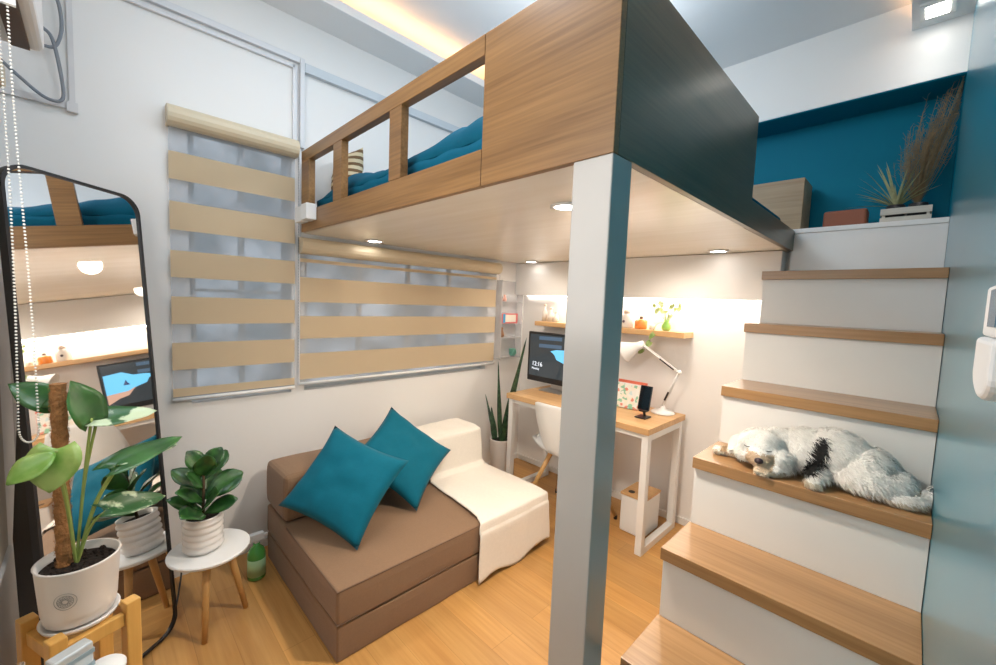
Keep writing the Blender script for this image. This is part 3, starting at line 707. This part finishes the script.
# monitor
mc = thing('monitor', 'black desktop monitor with a dark lock screen on the desk', 'monitor', (2.50, 1.92, DZ))
mx, my0, my1, mz0, mz1 = 2.50, 1.60, 2.175, .800, 1.195
MB().box((mx, my0, mz0), (mx+.03, my1, mz1)).build('casing', M_BLACK, mc, bevel=.008, seg=3)
scr = mat('screen_dark', (.008,.010,.012), .15, emit=(.028,.034,.038), estr=1)
MB().box((mx-.0012, my0+.018, mz0+.045), (mx+.0005, my1-.022, mz1-.018)).build('screen', scr, mc)
# lock-screen picture: pale blue shape with a warm edge
def poly(name, pts, m, x, parent):
    return MB().add([(x, p[0], p[1]) for p in pts], [tuple(range(len(pts)))]).build(name, m, parent)
blue = mat('screen_blue', (.02,.05,.08), .2, emit=(.16,.55,.85), estr=.9); orng = mat('screen_orange', (.05,.03,.02), .2, emit=(.85,.50,.36), estr=.6); bar = mat('screen_bar', (.01,.01,.012), .2, emit=(.06,.10,.15), estr=1)
poly('picture', [(1.945,1.055),(1.89,1.07),(1.81,1.075),(1.74,1.11),(1.625,1.10),(1.625,.94),(1.76,.95),(1.82,.975),(1.885,.995),(1.905,1.03)], blue, mx-.0016, mc)
poly('picture', [(1.81,.975),(1.76,.95),(1.625,.94),(1.625,.86),(1.70,.90),(1.76,.915)], orng, mx-.0019, mc)
poly('picture', [(1.78,1.00),(1.765,1.02),(1.755,1.045),(1.745,1.02),(1.735,1.00)], mat('screen_navy', (.01,.01,.02), .2, emit=(.03,.05,.12), estr=1), mx-.0022, mc)
for z in (1.075, 1.135):
    poly('picture', [(2.06,z),(2.06,z+.028),(1.84,z+.034),(1.84,z+.006)], bar, mx-.0014, mc)
def text(s_, size, loc, rot, m, parent, name='lettering', ex=.0003):
    c = bpy.data.curves.new(name, 'FONT'); c.body = s_; c.size = size; c.extrude = ex
    tmp = bpy.data.objects.new(name, c); COL.objects.link(tmp)
    bpy.context.view_layer.update(); dg = bpy.context.evaluated_depsgraph_get()
    me = bpy.data.meshes.new_from_object(tmp.evaluated_get(dg)); bpy.data.objects.remove(tmp)
    o = bpy.data.objects.new(name, me); COL.objects.link(o); me.materials.append(m)
    me.transform(Matrix.Translation(Vector(loc)) @ rot.to_4x4()); link(o, parent); return o
RT = Matrix(((0,0,-1),(-1,0,0),(0,1,0)))
wht = mat('screen_white', (.1,.1,.1), .3, emit=(.9,.93,1), estr=1)
text('12:16', .048, (mx-.0018, 2.125, .925), RT, wht, mc); text('Monday', .024, (mx-.0018, 2.125, .895), RT, wht, mc)
MB().box((mx+.03, 1.83, .76), (mx+.045, 1.95, .96)).build('stand', M_METAL, mc, bevel=.003)
MB().box((mx-.07, 1.79, DZ+.0008), (mx+.11, 1.99, DZ+.011)).build('base', M_METAL, mc, bevel=.004)
# book stack / box, phone on stand
t = thing('picture_book', 'colourful patterned book leaning against the wall side of the desk', 'book', (2.50, 1.31, DZ))
Rb = Matrix.Rotation(.22, 3, 'Y')
def patt():
    M = mat('book_pattern', (.6,.7,.6), .5); nt = M.node_tree; v = nt.nodes.new('ShaderNodeTexVoronoi'); v.inputs['Scale'].default_value = 55
    tc = nt.nodes.new('ShaderNodeTexCoord'); nt.links.new(tc.outputs['Object'], v.inputs['Vector']); r = nt.nodes.new('ShaderNodeValToRGB'); r.color_ramp.interpolation = 'CONSTANT'
    cs = [(.78,.78,.74,1),(.25,.52,.36,1),(.80,.75,.65,1),(.70,.25,.18,1),(.55,.70,.72,1)]
    r.color_ramp.elements[0].color = cs[0]; r.color_ramp.elements[1].color = cs[4]; r.color_ramp.elements[1].position = .85
    for k, p_ in ((1,.4),(2,.5),(3,.75)): e = r.color_ramp.elements.new(p_); e.color = cs[k]
    nt.links.new(v.outputs['Color'], r.inputs[0]); nt.links.new(r.outputs[0], nt.nodes['Principled BSDF'].inputs['Base Color']); return M
MB().box((2.49, 1.215, DZ+.001), (2.508, 1.42, DZ+.160), rot=Rb, piv=(2.50,1.3,DZ+.001)).build('cover', patt(), t, bevel=.002)
t = thing('book', 'red and white book standing behind the patterned book on the desk', 'book', (2.55, 1.31, DZ))
MB().box((2.54, 1.20, DZ+.001), (2.565, 1.40, DZ+.178), rot=Rb, piv=(2.55,1.3,DZ+.001)).build('cover', mat('red_cover', (.72,.16,.09), .5), t, bevel=.002)
MB().box((2.5392, 1.1995, DZ+.150), (2.5655, 1.4005, DZ+.158), rot=Rb, piv=(2.55,1.3,DZ+.001)).build('stripe', M_WPLAS, t)
t = thing('phone_stand', 'small black folding phone stand at the front of the desk', 'phone stand', (2.38, 1.11, DZ))
MB().box((2.335, 1.08, DZ+.0006), (2.42, 1.15, DZ+.008)).build('base', M_BLACK, t, bevel=.003)
MB().tube([(2.40, 1.115, DZ+.008), (2.385, 1.115, DZ+.045)], .008, 10).build('arm', M_BLACK, t)
MB().box((2.365, 1.092, DZ+.038), (2.40, 1.138, DZ+.046)).build('ledge', M_BLACK, t)
ph_ = thing('phone', 'black smartphone held upright on the phone stand', 'phone', (2.375, 1.115, DZ+.047))
Rp = Matrix.Rotation(.22, 3, 'Y')
MB().box((2.372, 1.077, DZ+.0475), (2.381, 1.153, DZ+.197), rot=Rp, piv=(2.375,1.115,DZ+.0475)).build('case', M_BLACK, ph_, bevel=.004, seg=3)
MB().box((2.3712, 1.081, DZ+.052), (2.3718, 1.149, DZ+.193), rot=Rp, piv=(2.375,1.115,DZ+.0475)).build('screen', mat('phone_glass', (.006,.006,.007), .06), ph_)

# desk lamp
lp = thing('desk_lamp', 'white spring-arm desk lamp at the right end of the desk', 'lamp', (2.585, 1.075, DZ))
MB().lathe([(0, .001), (.072, .001), (.074, .006), (.060, .016), (.020, .026), (.010, .05), (0, .052)], (2.59, 1.085, DZ), 32).build('base', M_WPLAS, lp, smooth=True)
A, E_, Hd = Vector((2.59, 1.085, DZ+.05)), Vector((2.55, .985, 1.030)), Vector((2.54, 1.225, 1.180))
for off in (-.012, .012):
    MB().tube([A+Vector((off,0,0)), E_+Vector((off,0,0))], .0042, 8).build('lower_arm', M_WPLAS, lp, smooth=True)
    MB().tube([E_+Vector((off,0,0)), Hd+Vector((off,0,0))], .0042, 8).build('upper_arm', M_WPLAS, lp, smooth=True)
MB().tube([A.lerp(E_, .18)+Vector((-.02,0,0)), A.lerp(E_, .42)+Vector((-.02,0,0))], .006, 8).build('spring', M_BLKMET, lp)
MB().tube([E_.lerp(Hd, .10)+Vector((-.02,0,0)), E_.lerp(Hd, .48)+Vector((-.02,0,0))], .005, 8).build('spring', M_BLKMET, lp)
MB().ball(E_, .016).build('elbow_joint', M_WPLAS, lp, smooth=True)
hd = (Vector((2.52, 1.36, 1.11)) - Hd).normalized(); Mh = hd.to_track_quat('Z', 'Y').to_matrix()
MB().lathe([(.0, -.01), (.022, -.01), (.026, .03), (.034, .055), (.070, .13), (.072, .135), (.068, .132), (.03, .055), (0, .05)], Hd, 28, Mh).build('lamp_shade', M_WPLAS, lp, smooth=True)

# wall shelf over the desk and the things on it
sh = tag(MB().box((2.585, .985, 1.238), (XB-.001, 2.19, 1.274)).build('wall_shelf', M_PINE, bevel=.002), 'light wood wall shelf above the desk', 'shelf')
SZ = 1.2745
def jar(name, label, cat, x, y, prof, m, cap=None, capm=None, extra=None, group=None):
    t = thing(name, label, cat, (x, y, SZ), group)
    MB().lathe(prof, (x, y, SZ), 24).build('body', m, t, smooth=True)
    if cap: MB().lathe(cap, (x, y, SZ), 20).build('lid', capm, t, smooth=True)
    return t
M_FROST = mat('frosted_white_glass', (.82,.76,.70), .25, trans=.15)
M_AMB = mat('amber_glass', (.85,.32,.06), .15, trans=.35, coat=.3)
M_PINK = mat('pale_pink_plastic', (.80,.62,.52), .4)
t = jar('diffuser', 'white round-shouldered jar with a pinkish lid on the wall shelf, nearest the post', 'jar', 2.65, 1.405, [(0,.001),(.042,.001),(.045,.01),(.045,.07),(.035,.09),(.022,.10),(0,.10)], M_FROST, [(0,.1005),(.024,.1005),(.026,.11),(.024,.125),(0,.127)], M_PINK)
MB().ball((2.604, 1.405, SZ+.045), (.003, .010, .010), 12, 8).build('sticker', mat('dark_sticker', (.06,.03,.05), .5), t)
jar('scent_bottle', 'orange glass bottle with a dark cap on the wall shelf', 'bottle', 2.65, 1.30, [(0,.001),(.038,.001),(.041,.008),(.041,.052),(.030,.064),(.014,.068),(0,.068)], M_AMB, [(0,.0685),(.011,.0685),(.011,.085),(0,.085)], M_BROWNSTEM)
jar('small_jar', 'tiny clear jar between the orange bottle and the vase on the wall shelf', 'jar', 2.64, 1.215, [(0,.001),(.018,.001),(.018,.03),(.012,.036),(0,.036)], M_FROST)
vz = thing('pothos_vase', 'green glass vase with pale green sprigs and a trailing vine on the wall shelf', 'vase plant', (2.66, 1.13, SZ))
MB().lathe([(0,.001),(.020,.001),(.030,.015),(.028,.035),(.014,.058),(.018,.07),(.016,.07),(.010,.058),(0,.02)], (2.66,1.13,SZ), 24).build('vase', mat('green_glass', (.25,.48,.10), .12, coat=.3), vz, smooth=True)
M_LP = leafmat('pale_sprig_leaf', (.30,.38,.12), (.52,.58,.28), 30)
random.seed(3)
for k in range(24):
    a = random.uniform(0, 2*PI); rr_ = random.uniform(.02, .085); zz = random.uniform(.085, .175)
    c = Vector((2.65+rr_*.5*math.cos(a), 1.13+rr_*math.sin(a), SZ+zz)); b = MB()
    b.tube([(2.66, 1.13, SZ+.055), c], .0009, 4); leaf(b, c, c+Vector((-.01, .022*math.sin(a), random.uniform(-.01, .018))),   .036, (-1,0,.4), .1, .1, 'oval', nu=6, nv=5); b.build('sprig', M_LP, vz, smooth=True)
b = MB(); vp = bez([(2.64,1.13,SZ+.06),(2.575,1.16,SZ+.035),(2.565,1.19,SZ-.06),(2.57,1.21,SZ-.13)], 20); b.tube(vp, .0016, 5); b.build('vine', M_STEM, vz)
for q, w in (((2.566,1.185,SZ-.075), .045), ((2.570,1.235,SZ-.125), .045), ((2.562,1.165,SZ-.02), .035)):
    b = MB(); leaf(b, q, Vector(q)+Vector((-.01,.028,-.035)), w, (-1,0,.3), .1, .1, 'heart'); b.build('leaf', leafmat('vine_leaf', (.16,.26,.06), (.30,.40,.14), 30), vz, smooth=True)
for y, h, r_, t_ in ((2.14, .125, .022, 'slim clear bottle at the wall end of the shelf above the monitor'), (2.075, .10, .027, 'clear bottle beside the slim one on the shelf above the monitor'), (2.02, .07, .022, 'squat clear bottle nearest the post on the shelf above the monitor')):
    jar('glass_bottle', t_, 'bottle', 2.65, y, [(0,.001),(r_,.001),(r_,h*.6),(r_*.4,h*.78),(r_*.4,h),(0,h)], M_FROST, [(0,h+.0005),(r_*.5,h+.0005),(r_*.5,h+.015),(0,h+.015)], M_PINK, group='clear bottles on the shelf above the monitor')

# chair: moulded shell on wooden legs
ch = thing('desk_chair', 'white moulded shell chair on splayed wooden legs at the desk', 'chair', (2.26, 1.54, 0))
def shell(u, v):
    a = 2*v-1   # across
    if u < .5:
        t_ = u/.5; x = 2.47 - .40*t_; z = .455 - .02*math.sin(t_*PI) + .02*(1-t_)
        w = .19 + .035*math.sin(t_*PI*.8)
        return Vector((x, 1.525 + a*w, z + .075*abs(a)**3*(t_*1.0) + .0))
    t_ = (u-.5)/.5; x = 2.07 - .075*t_ - .035*math.sin(t_*PI/2); z = .445 + .045*t_**.5 + .315*t_
    w = .215*(1-.22*t_**2)
    return Vector((x + .115*abs(a)**2.2*(1-.35*t_), 1.525 + a*w*(1-.05*t_), z - .03*abs(a)**3*t_ + .075*abs(a)**3*(1-t_)))
MB().grid(shell, 30, 18).build('shell', M_WPLAS, ch, smooth=True, solid=.007)
for fx, fy in ((2.455, 1.785), (2.455, 1.295), (2.06, 1.785), (2.06, 1.295)):
    f = Vector((fx, fy, .012)); t0 = Vector((2.26+(fx-2.26)*.42, 1.54+(fy-1.54)*.42, .425))
    lg = MB().tube([f, t0], [.010, .017], 12).build('leg', M_BEECH, ch, smooth=True)
    MB().tube([f-Vector((0,0,.0115)), f+Vector((0,0,.012))], .012, 12).build('foot', M_BLACK, lg)
b = MB(); b.tube([(2.34,1.44,.425),(2.18,1.63,.425)], .006, 6); b.tube([(2.34,1.63,.425),(2.18,1.44,.425)], .006, 6); b.build('brace', M_BLKMET, ch)

# waste bin under the desk
bn = thing('waste_bin', 'white waste bin with wooden lid under the right end of the desk', 'bin', (2.46, 1.14, 0))
MB().box((2.355, 1.055, .001), (2.575, 1.215, .235)).build('body', M_WPLAS, bn, bevel=.012, seg=3)
ld = MB().box((2.352, 1.052, .236), (2.578, 1.218, .252)).build('lid', M_PINE, bn, bevel=.004)
MB().lathe([(0, .2525), (.020, .2525), (.020, .2540), (0, .2540)], (2.40, 1.165, 0), 20).build('finger_hole', M_BLKMET, ld)

# snake plant
sn = thing('snake_plant', 'tall dark snake plant in a white pot in the corner beside the desk', 'potted plant', (2.28, 2.24, 0))
sc = (2.275, 2.225, 0)
MB().lathe([(0,.001),(.062,.001),(.066,.006),(.084,.335),(.087,.342),(.079,.342),(.076,.31),(0,.305)], sc, 36).build('pot', M_CERAM, sn, smooth=True)
MB().lathe([(0,.326),(.077,.322)], sc, 20).build('soil', M_SOIL, sn)
for ba, ti, w, nr in (((2.26,2.20,.32),(2.22,1.955,1.165),.062,(-.8,-.5,.1)), ((2.28,2.23,.32),(2.26,2.275,.955),.045,(-.8,-.5,0)), ((2.26,2.27,.32),(2.25,2.32,.58),.060,(-.7,-.5,0)),
                  ((2.28,2.28,.32),(2.27,2.42,.66),.040,(-.8,-.3,.2)), ((2.30,2.20,.32),(2.27,2.08,.80),.040,(-.8,-.5,0)), ((2.26,2.19,.32),(2.22,2.12,.56),.045,(-.7,-.6,0))):
    b = MB(); leaf(b, ba, ti, w, nr, .02, .22, 'blade', .0, 16, 5); b.build('leaf', M_SNAKE, sn, smooth=True, solid=.003)

# clear wall organiser in the corner and its small things
og = thing('wall_organiser', 'clear acrylic shelf rack on the wall in the corner above the snake plant', 'wall rack', (2.46, YL, .95))
M_ACR = mat('acrylic', (.88,.88,.90), .1, trans=.4, alpha=.6)
MB().box((2.395, YL-.006, .94), (2.64, YL-.001, 1.60)).build('back_panel', M_ACR, og)
for z in (.955, 1.12, 1.235, 1.42):
    MB().box((2.395, YL-.075, z), (2.64, YL-.0065, z+.005)).build('shelf', M_ACR, og)
for x in (2.39, 2.6405):
    MB().box((x, YL-.075, .94), (x+.0045, YL-.001, 1.60)).build('side_rail', M_ACR, og)
t = thing('photo_frame', 'small framed picture with red and blue edges on the clear wall rack', 'picture frame', (2.52, YL-.05, 1.241))
MB().box((2.42, YL-.055, 1.2405), (2.61, YL-.04, 1.325)).build('frame', mat('frame_red', (.62,.12,.12), .5), t, bevel=.002)
MB().box((2.445, YL-.0565, 1.252), (2.585, YL-.0552, 1.314)).build('picture', mat('picture_cream', (.72,.66,.56), .5), t)
MB().box((2.428, YL-.058, 1.245), (2.455, YL-.0567, 1.320)).build('blue_band', mat('band_blue', (.05,.30,.55), .5), t)
t = tag(MB().lathe([(0,0),(.018,0),(.024,.02),(.015,.045),(.010,.06),(.013,.078),(0,.085)], (2.43, YL-.045, 1.1255), 16).build('figurine', mat('brown_figurine', (.22,.10,.04), .5), smooth=True), 'small brown figurine on the clear wall rack under the frame', 'figurine')
b = MB()
for k in range(14):
    a = 2*PI*k/14; b.ball((2.575+.022*math.cos(a), YL-.045+.018*math.sin(a), .985+.012*(k%3)), (.014,.012,.016), 8, 6)
b.lathe([(0,0),(.02,0),(.024,.02),(0,.02)], (2.575, YL-.045, .9605), 14)
tag(b.build('succulent', mat('teal_succulent', (.14,.38,.30), .6), smooth=True), 'little teal green succulent on the lowest shelf of the clear rack', 'plant')
tag(MB().lathe([(0,0),(.016,0),(.019,.02),(.010,.035),(.012,.05),(0,.058)], (2.45, YL-.045, 1.4255), 16).build('figurine', mat('pink_figurine', (.80,.45,.38), .5), smooth=True), 'small pink figurine on the top shelf of the clear rack', 'figurine')

# ------------------------------------------------------------------ alcove things
AZ = 1.872
tag(MB().box((XB-.02, .468, AZ), (XB+.20, .72, AZ+.275)).build('wooden_box', M_BOXW, bevel=.002), 'pale oak box beside the loft bed in the teal alcove', 'box')
tag(MB().box((XB+.05, .208, AZ), (XB+.16, .385, AZ+.095)).build('leather_box', M_TERRA, bevel=.012, seg=3), 'rust brown rounded box in the middle of the teal alcove', 'box')
cr = thing('crate', 'small whitewashed slatted crate holding plants in the teal alcove', 'crate', (XB+.09, .07, AZ))
b = MB()
for z in (AZ+.001, AZ+.043):
    MB().box((XB+.02, -.018, z), (XB+.026, .158, z+.030)).build('slat', M_CRATE, cr)
    MB().box((XB+.15, -.018, z), (XB+.156, .158, z+.030)).build('slat', M_CRATE, cr)
    MB().box((XB+.0265, -.018, z), (XB+.1495, -.012, z+.030)).build('slat', M_CRATE, cr)
    MB().box((XB+.0265, .152, z), (XB+.1495, .158, z+.030)).build('slat', M_CRATE, cr)
for x, y in ((XB+.0268, -.0118), (XB+.0268, .140), (XB+.138, -.0118), (XB+.138, .140)):
    MB().box((x, y, AZ+.0005), (x+.011, y+.011, AZ+.073)).build('corner_post', M_CRATE, cr)
for y, t_, nm in ((.108, 'pale spiky air plant in a dark pot at the left of the crate', 'air_plant'), (.030, 'tall bunch of brown dried grass in a dark vase at the right of the crate', 'dried_grass')):
    p = thing(nm, t_, 'plant', (XB+.088, y, AZ+.001))
    MB().lathe([(0,.001),(.030,.001),(.036,.03),(.034,.095),(.026,.098),(.026,.07),(0,.07)], (XB+.088, y, AZ+.001), 20).build('pot', M_BLKMET, p, smooth=True)
    random.seed(11)
    if nm == 'air_plant':
        for k in range(34):
            a = random.uniform(0, 2*PI); sp_ = random.uniform(.2, 1); L_ = random.uniform(.15, .25)
            ba = Vector((XB+.088, y, AZ+.085)); ti = ba + Vector((math.cos(a)*sp_*.45, math.sin(a)*sp_*1.1, 1.0-.75*sp_*sp_)).normalized()*L_
            if ti.x > XB+.20: ti.x = XB+.20
            ti.y = max(ti.y, YR+.01); b = MB(); leaf(b, ba, ti, .014, (math.cos(a)*-.5, -math.sin(a)*.5, 1), .22*sp_, .2, 'blade', 0, 8, 3); b.build('leaf', M_PALE, p, smooth=True)
    else:
        b = MB()
        for k in range(190):
            ba = Vector((XB+.088, y+.003, AZ+.085)); h = random.uniform(.20, .54)*(1 if k % 3 else .75)
            ln = random.gauss(0, .45)
            ti = ba + Vector((random.uniform(-.07, .06), -.085*(h/.5) + .10*ln + (.045 if h < .42 else 0), h))
            ti.y = max(ti.y, YR+.008); ti.x = min(ti.x, XB+.20)
            mid = ba.lerp(ti, .55) + Vector((0, .010+.015*ln, 0)); mid.y = max(mid.y, YR+.006)
            pts = bez([ba, mid, ti], 8); b.tube(pts, [.0007]*len(pts), 3, False)
            for j in range(7):
                q = pts[-1].lerp(pts[len(pts)//2], j/7*.8); dv = Vector((random.uniform(-1, 1), random.uniform(-1, 1), random.uniform(.2, 1.2)))*.020
                e = q+dv; e.y = max(e.y, YR+.004); e.x = min(e.x, XB+.228); b.tube([q, e], [.0010, .0004], 3, False)
        b.build('grass_stems', M_DRY, p)

# wall controller at the right edge
t = thing('remote_holder', 'white wall holder on the teal wall at the right edge', 'holder', (.62, YR, 1.38))
HX0, HX1 = .51, .625
b = MB()
n_ = 14; pr_ = []
for k in range(n_+1):
    a = PI*k/n_; pr_.append(((HX0+HX1)/2 + (HX1-HX0)/2*math.cos(a), 1.372 - .022*math.sin(a)))
pr_ = [(HX1, 1.405)] + pr_ + [(HX0, 1.405)]
k_ = len(pr_); vs = [(p_[0], y, p_[1]) for y in (YR+.001, YR+.030) for p_ in pr_]
b.add(vs, [(i, (i+1) % k_, k_+(i+1) % k_, k_+i) for i in range(k_)] + [tuple(range(k_)), tuple(reversed(range(k_, 2*k_)))])
b.build('cup', M_WPLAS, t, bevel=.005, seg=3)
t = thing('remote_control', 'white remote control standing in the wall holder', 'remote', (.575, YR+.012, 1.405))
MB().box((.520, YR+.008, 1.4055), (.620, YR+.027, 1.453)).build('body', M_WPLAS, t, bevel=.003)
MB().box((.530, YR+.0272, 1.415), (.580, YR+.0280, 1.448)).build('display', mat('lcd_blue', (.10,.18,.26), .2), t)

# ------------------------------------------------------------------ the dog
TZ4 = Z[3]
dog = None
def dog_body():
    b = MB()
    E_ = [  # centre, radii
     ((1.625, .215, TZ4+.070), (.078, .095, .068)), ((1.625, .140, TZ4+.078), (.080, .090, .076)), ((1.618, .072, TZ4+.062), (.080, .078, .062)),
     ((1.605, .012, TZ4+.040), (.075, .050, .042)),
     ((1.600, .290, TZ4+.072), (.062, .070, .055)),                     # neck and shoulder
     ((1.552, .318, TZ4+.074), (.058, .064, .054)),                     # skull
     ((1.513, .312, TZ4+.050), (.040, .042, .030)),                     # muzzle base
     ((1.492, .306, TZ4+.042), (.024, .027, .020)),                     # muzzle tip
     ((1.530, .350, TZ4+.050), (.030, .034, .030)), ((1.532, .268, TZ4+.052), (.032, .034, .034)), # cheeks
     ((1.500, .170, TZ4+.014), (.030, .020, .014)), ((1.545, .170, TZ4+.030), (.045, .026, .028)), # left foreleg
     ((1.560, .060, TZ4+.040), (.050, .070, .040)),                     # thigh
     ((1.545, -.005, TZ4+.018), (.028, .045, .018)),                    # hind foot
    ]
    for c, r in E_: b.ball(c, r, 20, 14)
    # foreleg under the chin, ending in a paw
    b.tube([(1.585, .245, TZ4+.030), (1.535, .255, TZ4+.020), (1.500, .268, TZ4+.017), (1.482, .288, TZ4+.016)], [.028, .022, .018, .017], 12)
    b.ball((1.480, .292, TZ4+.0165), (.016, .026, .015), 14, 10)
    for k in range(3): b.ball((1.470, .280+.014*k, TZ4+.012), (.010, .008, .010), 10, 8)
    # far foreleg stretched to the left
    b.tube([(1.600, .330, TZ4+.035), (1.590, .390, TZ4+.022), (1.578, .440, TZ4+.016)], [.030, .020, .015], 12)
    b.ball((1.575, .448, TZ4+.015), (.020, .020, .014), 14, 10)
    for k in range(3): b.ball((1.488, .158+.012*k, TZ4+.010), (.010, .008, .010), 10, 8)
    # tail
    b.tube([(1.580, .010, TZ4+.030), (1.550, -.022, TZ4+.018), (1.545, -.046, TZ4+.018), (1.575, -.060, TZ4+.022), (1.600, -.061, TZ4+.045)], [.024, .015, .014, .012, .009], 12)
    o = b.build('dog', M_WHITE)
    md = o.modifiers.new('r', 'REMESH'); md.mode = 'VOXEL'; md.voxel_size = .0045; md.use_smooth_shade = True
    md = o.modifiers.new('s', 'SMOOTH'); md.iterations = 6; md.factor = .6
    bpy.context.view_layer.update(); dg = bpy.context.evaluated_depsgraph_get()
    me = bpy.data.meshes.new_from_object(o.evaluated_get(dg)); o.modifiers.clear(); o.data = me
    return o
dog = dog_body()
for v in dog.data.vertices: v.co.z = max(v.co.z, TZ4+.001); v.co.y = max(v.co.y, YR+.004)
def dog_col(p):
    x, y, z = p; z -= TZ4
    # black patch over the shoulder
    e = ((y-.178)/.024)**2 + ((z-.082 - (.178-y)*.9)/.050)**2
    e += .25*noise.noise(Vector((x*60, y*60, z*60)))
    if x < 1.66 and e < 1.0: return (.006, .006, .006)
    if x < 1.512 and .270 < y < .342 and .018 < z < .066 + .008*noise.noise(Vector((x*90, y*90, 3))): # muzzle: beige
        k = .5+.5*noise.noise(Vector((x*50, y*50, z*50))); return (.50+.12*k, .36+.12*k, .24+.10*k)
    if .412 < y < .440 and z > .018: return (.55, .38, .22)
    k = noise.noise(Vector((x*25, y*25, z*25))); g = .95 + .04*k
    if .0 < y < .06 and z > .06 and k > .30: return (.55, .55, .52)
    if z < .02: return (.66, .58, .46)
    return (g, g*.975, g*.93)
dm = bpy.data.materials.new('dog_coat'); dm.use_nodes = True; vc = dm.node_tree.nodes.new('ShaderNodeVertexColor'); vc.layer_name = 'coat'
dm.node_tree.links.new(vc.outputs[0], dm.node_tree.nodes['Principled BSDF'].inputs['Base Color']); dm.node_tree.nodes['Principled BSDF'].inputs['Roughness'].default_value = .8
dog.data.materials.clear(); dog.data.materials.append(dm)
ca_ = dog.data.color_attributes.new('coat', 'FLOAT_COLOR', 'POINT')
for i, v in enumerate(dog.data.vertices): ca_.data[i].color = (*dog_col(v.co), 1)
dog.data.polygons.foreach_set('use_smooth', [True]*len(dog.data.polygons))
tag(dog, 'small fluffy white dog with a black shoulder patch asleep on a stair tread', 'dog')
# fur: short tapered tufts combed towards the tail
random.seed(5)
me = dog.data; vs = []; fs = []; cols = []
polys = [p for p in me.polygons if p.center.z > TZ4+.004]
ar = [p.area for p in polys]; tot = sum(ar)
import itertools, bisect
cum = list(itertools.accumulate(ar))
for k in range(17000):
    p = polys[bisect.bisect_left(cum, random.random()*tot)]
    c = p.center; nr = p.normal
    x, y, z = c.x, c.y, c.z-TZ4
    muz = x < 1.515 and .27 < y < .345
    L_ = .010 if muz else (.023 if y > .25 else random.uniform(.020, .042))
    if z < .03 and not muz: L_ *= .6
    comb = Vector((-.25, -.75, -.45)) if y < .27 else Vector((-.35, (.4 if y > .31 else -.4), -.5))
    if muz: comb = Vector((.5, (y-.306)*20, -.4))
    comb += Vector([random.gauss(0, .32) for _ in range(3)])
    comb = (comb - nr*comb.dot(nr)).normalized()
    d1 = (nr*.55 + comb*.8).normalized(); d2 = (nr*.12 + comb + Vector((0, 0, -.35))).normalized()
    s_ = d1.cross(nr).normalized()*random.uniform(.0009, .0017)
    p0 = Vector(c) - nr*.001; p1 = p0 + d1*L_*.5; p2 = p1 + d2*L_*.5
    for q in (p1, p2): q.z = max(q.z, TZ4+.002); q.y = max(q.y, YR+.002)
    i0 = len(vs); vs += [p0-s_, p0+s_, p1+s_*.7, p1-s_*.7, p2]; fs += [(i0, i0+1, i0+2, i0+3), (i0+3, i0+2, i0+4)]
    cc = dog_col(c); j = random.uniform(.86, 1.12); cc = tuple(min(1, q*j) for q in cc); cols += [cc]*5
fm = bpy.data.meshes.new('fur'); fm.from_pydata([tuple(v) for v in vs], [], fs); fm.materials.append(dm)
ca_ = fm.color_attributes.new('coat', 'FLOAT_COLOR', 'POINT')
for i, c in enumerate(cols): ca_.data[i].color = (*c, 1)
fur = bpy.data.objects.new('fur', fm); COL.objects.link(fur)
fur.parent = dog
# nose, closed eyes, ears, mouth
MB().ball((1.4685, .304, TZ4+.047), (.010, .013, .010), 16, 12).build('nose', mat('dog_nose', (.035,.015,.022), .3, coat=.4), dog, smooth=True)
for y in (.288, .345):
    b = MB(); b.tube([(1.498, y-.010, TZ4+.077), (1.496, y, TZ4+.075), (1.501, y+.010, TZ4+.077)], .0014, 6); b.build('eye', mat('dog_lash', (.03,.02,.02), .5), dog, smooth=True)
b = MB(); b.tube([(1.478, .290, TZ4+.030), (1.470, .305, TZ4+.033), (1.480, .322, TZ4+.030)], .0012, 6); b.build('mouth', mat('dog_mouth', (.10,.05,.05), .5), dog)
for sgn, base, tip in ((1, (1.560, .362, TZ4+.098), (1.540, .405, TZ4+.035)), (-1, (1.560, .262, TZ4+.100), (1.528, .238, TZ4+.040))):
    b = MB(); leaf(b, base, tip, .052, (-.9, .35*sgn, .3), -.15, .10, 'oval', .04, 12, 9)
    ba_, ti_ = Vector(base), Vector(tip)
    for k in range(420):
        u, a = random.random(), random.uniform(-1, 1); d_ = (ti_-ba_).normalized(); s_ = d_.cross(Vector((-.9, .35*sgn, .3)).normalized())
        q = ba_.lerp(ti_, u) + s_*a*.024*math.sin(PI*(u*.9+.05)); dr = (d_ + Vector([random.gauss(0, .3) for _ in range(3)]) + Vector((-.35, 0, 0))).normalized()
        w_ = dr.orthogonal().normalized()*.0009; b.add([q-w_, q+w_, q+dr*.018], [(0, 1, 2)])
    b.build('ear', mat('dog_ear', (.76,.72,.66), .8), dog)
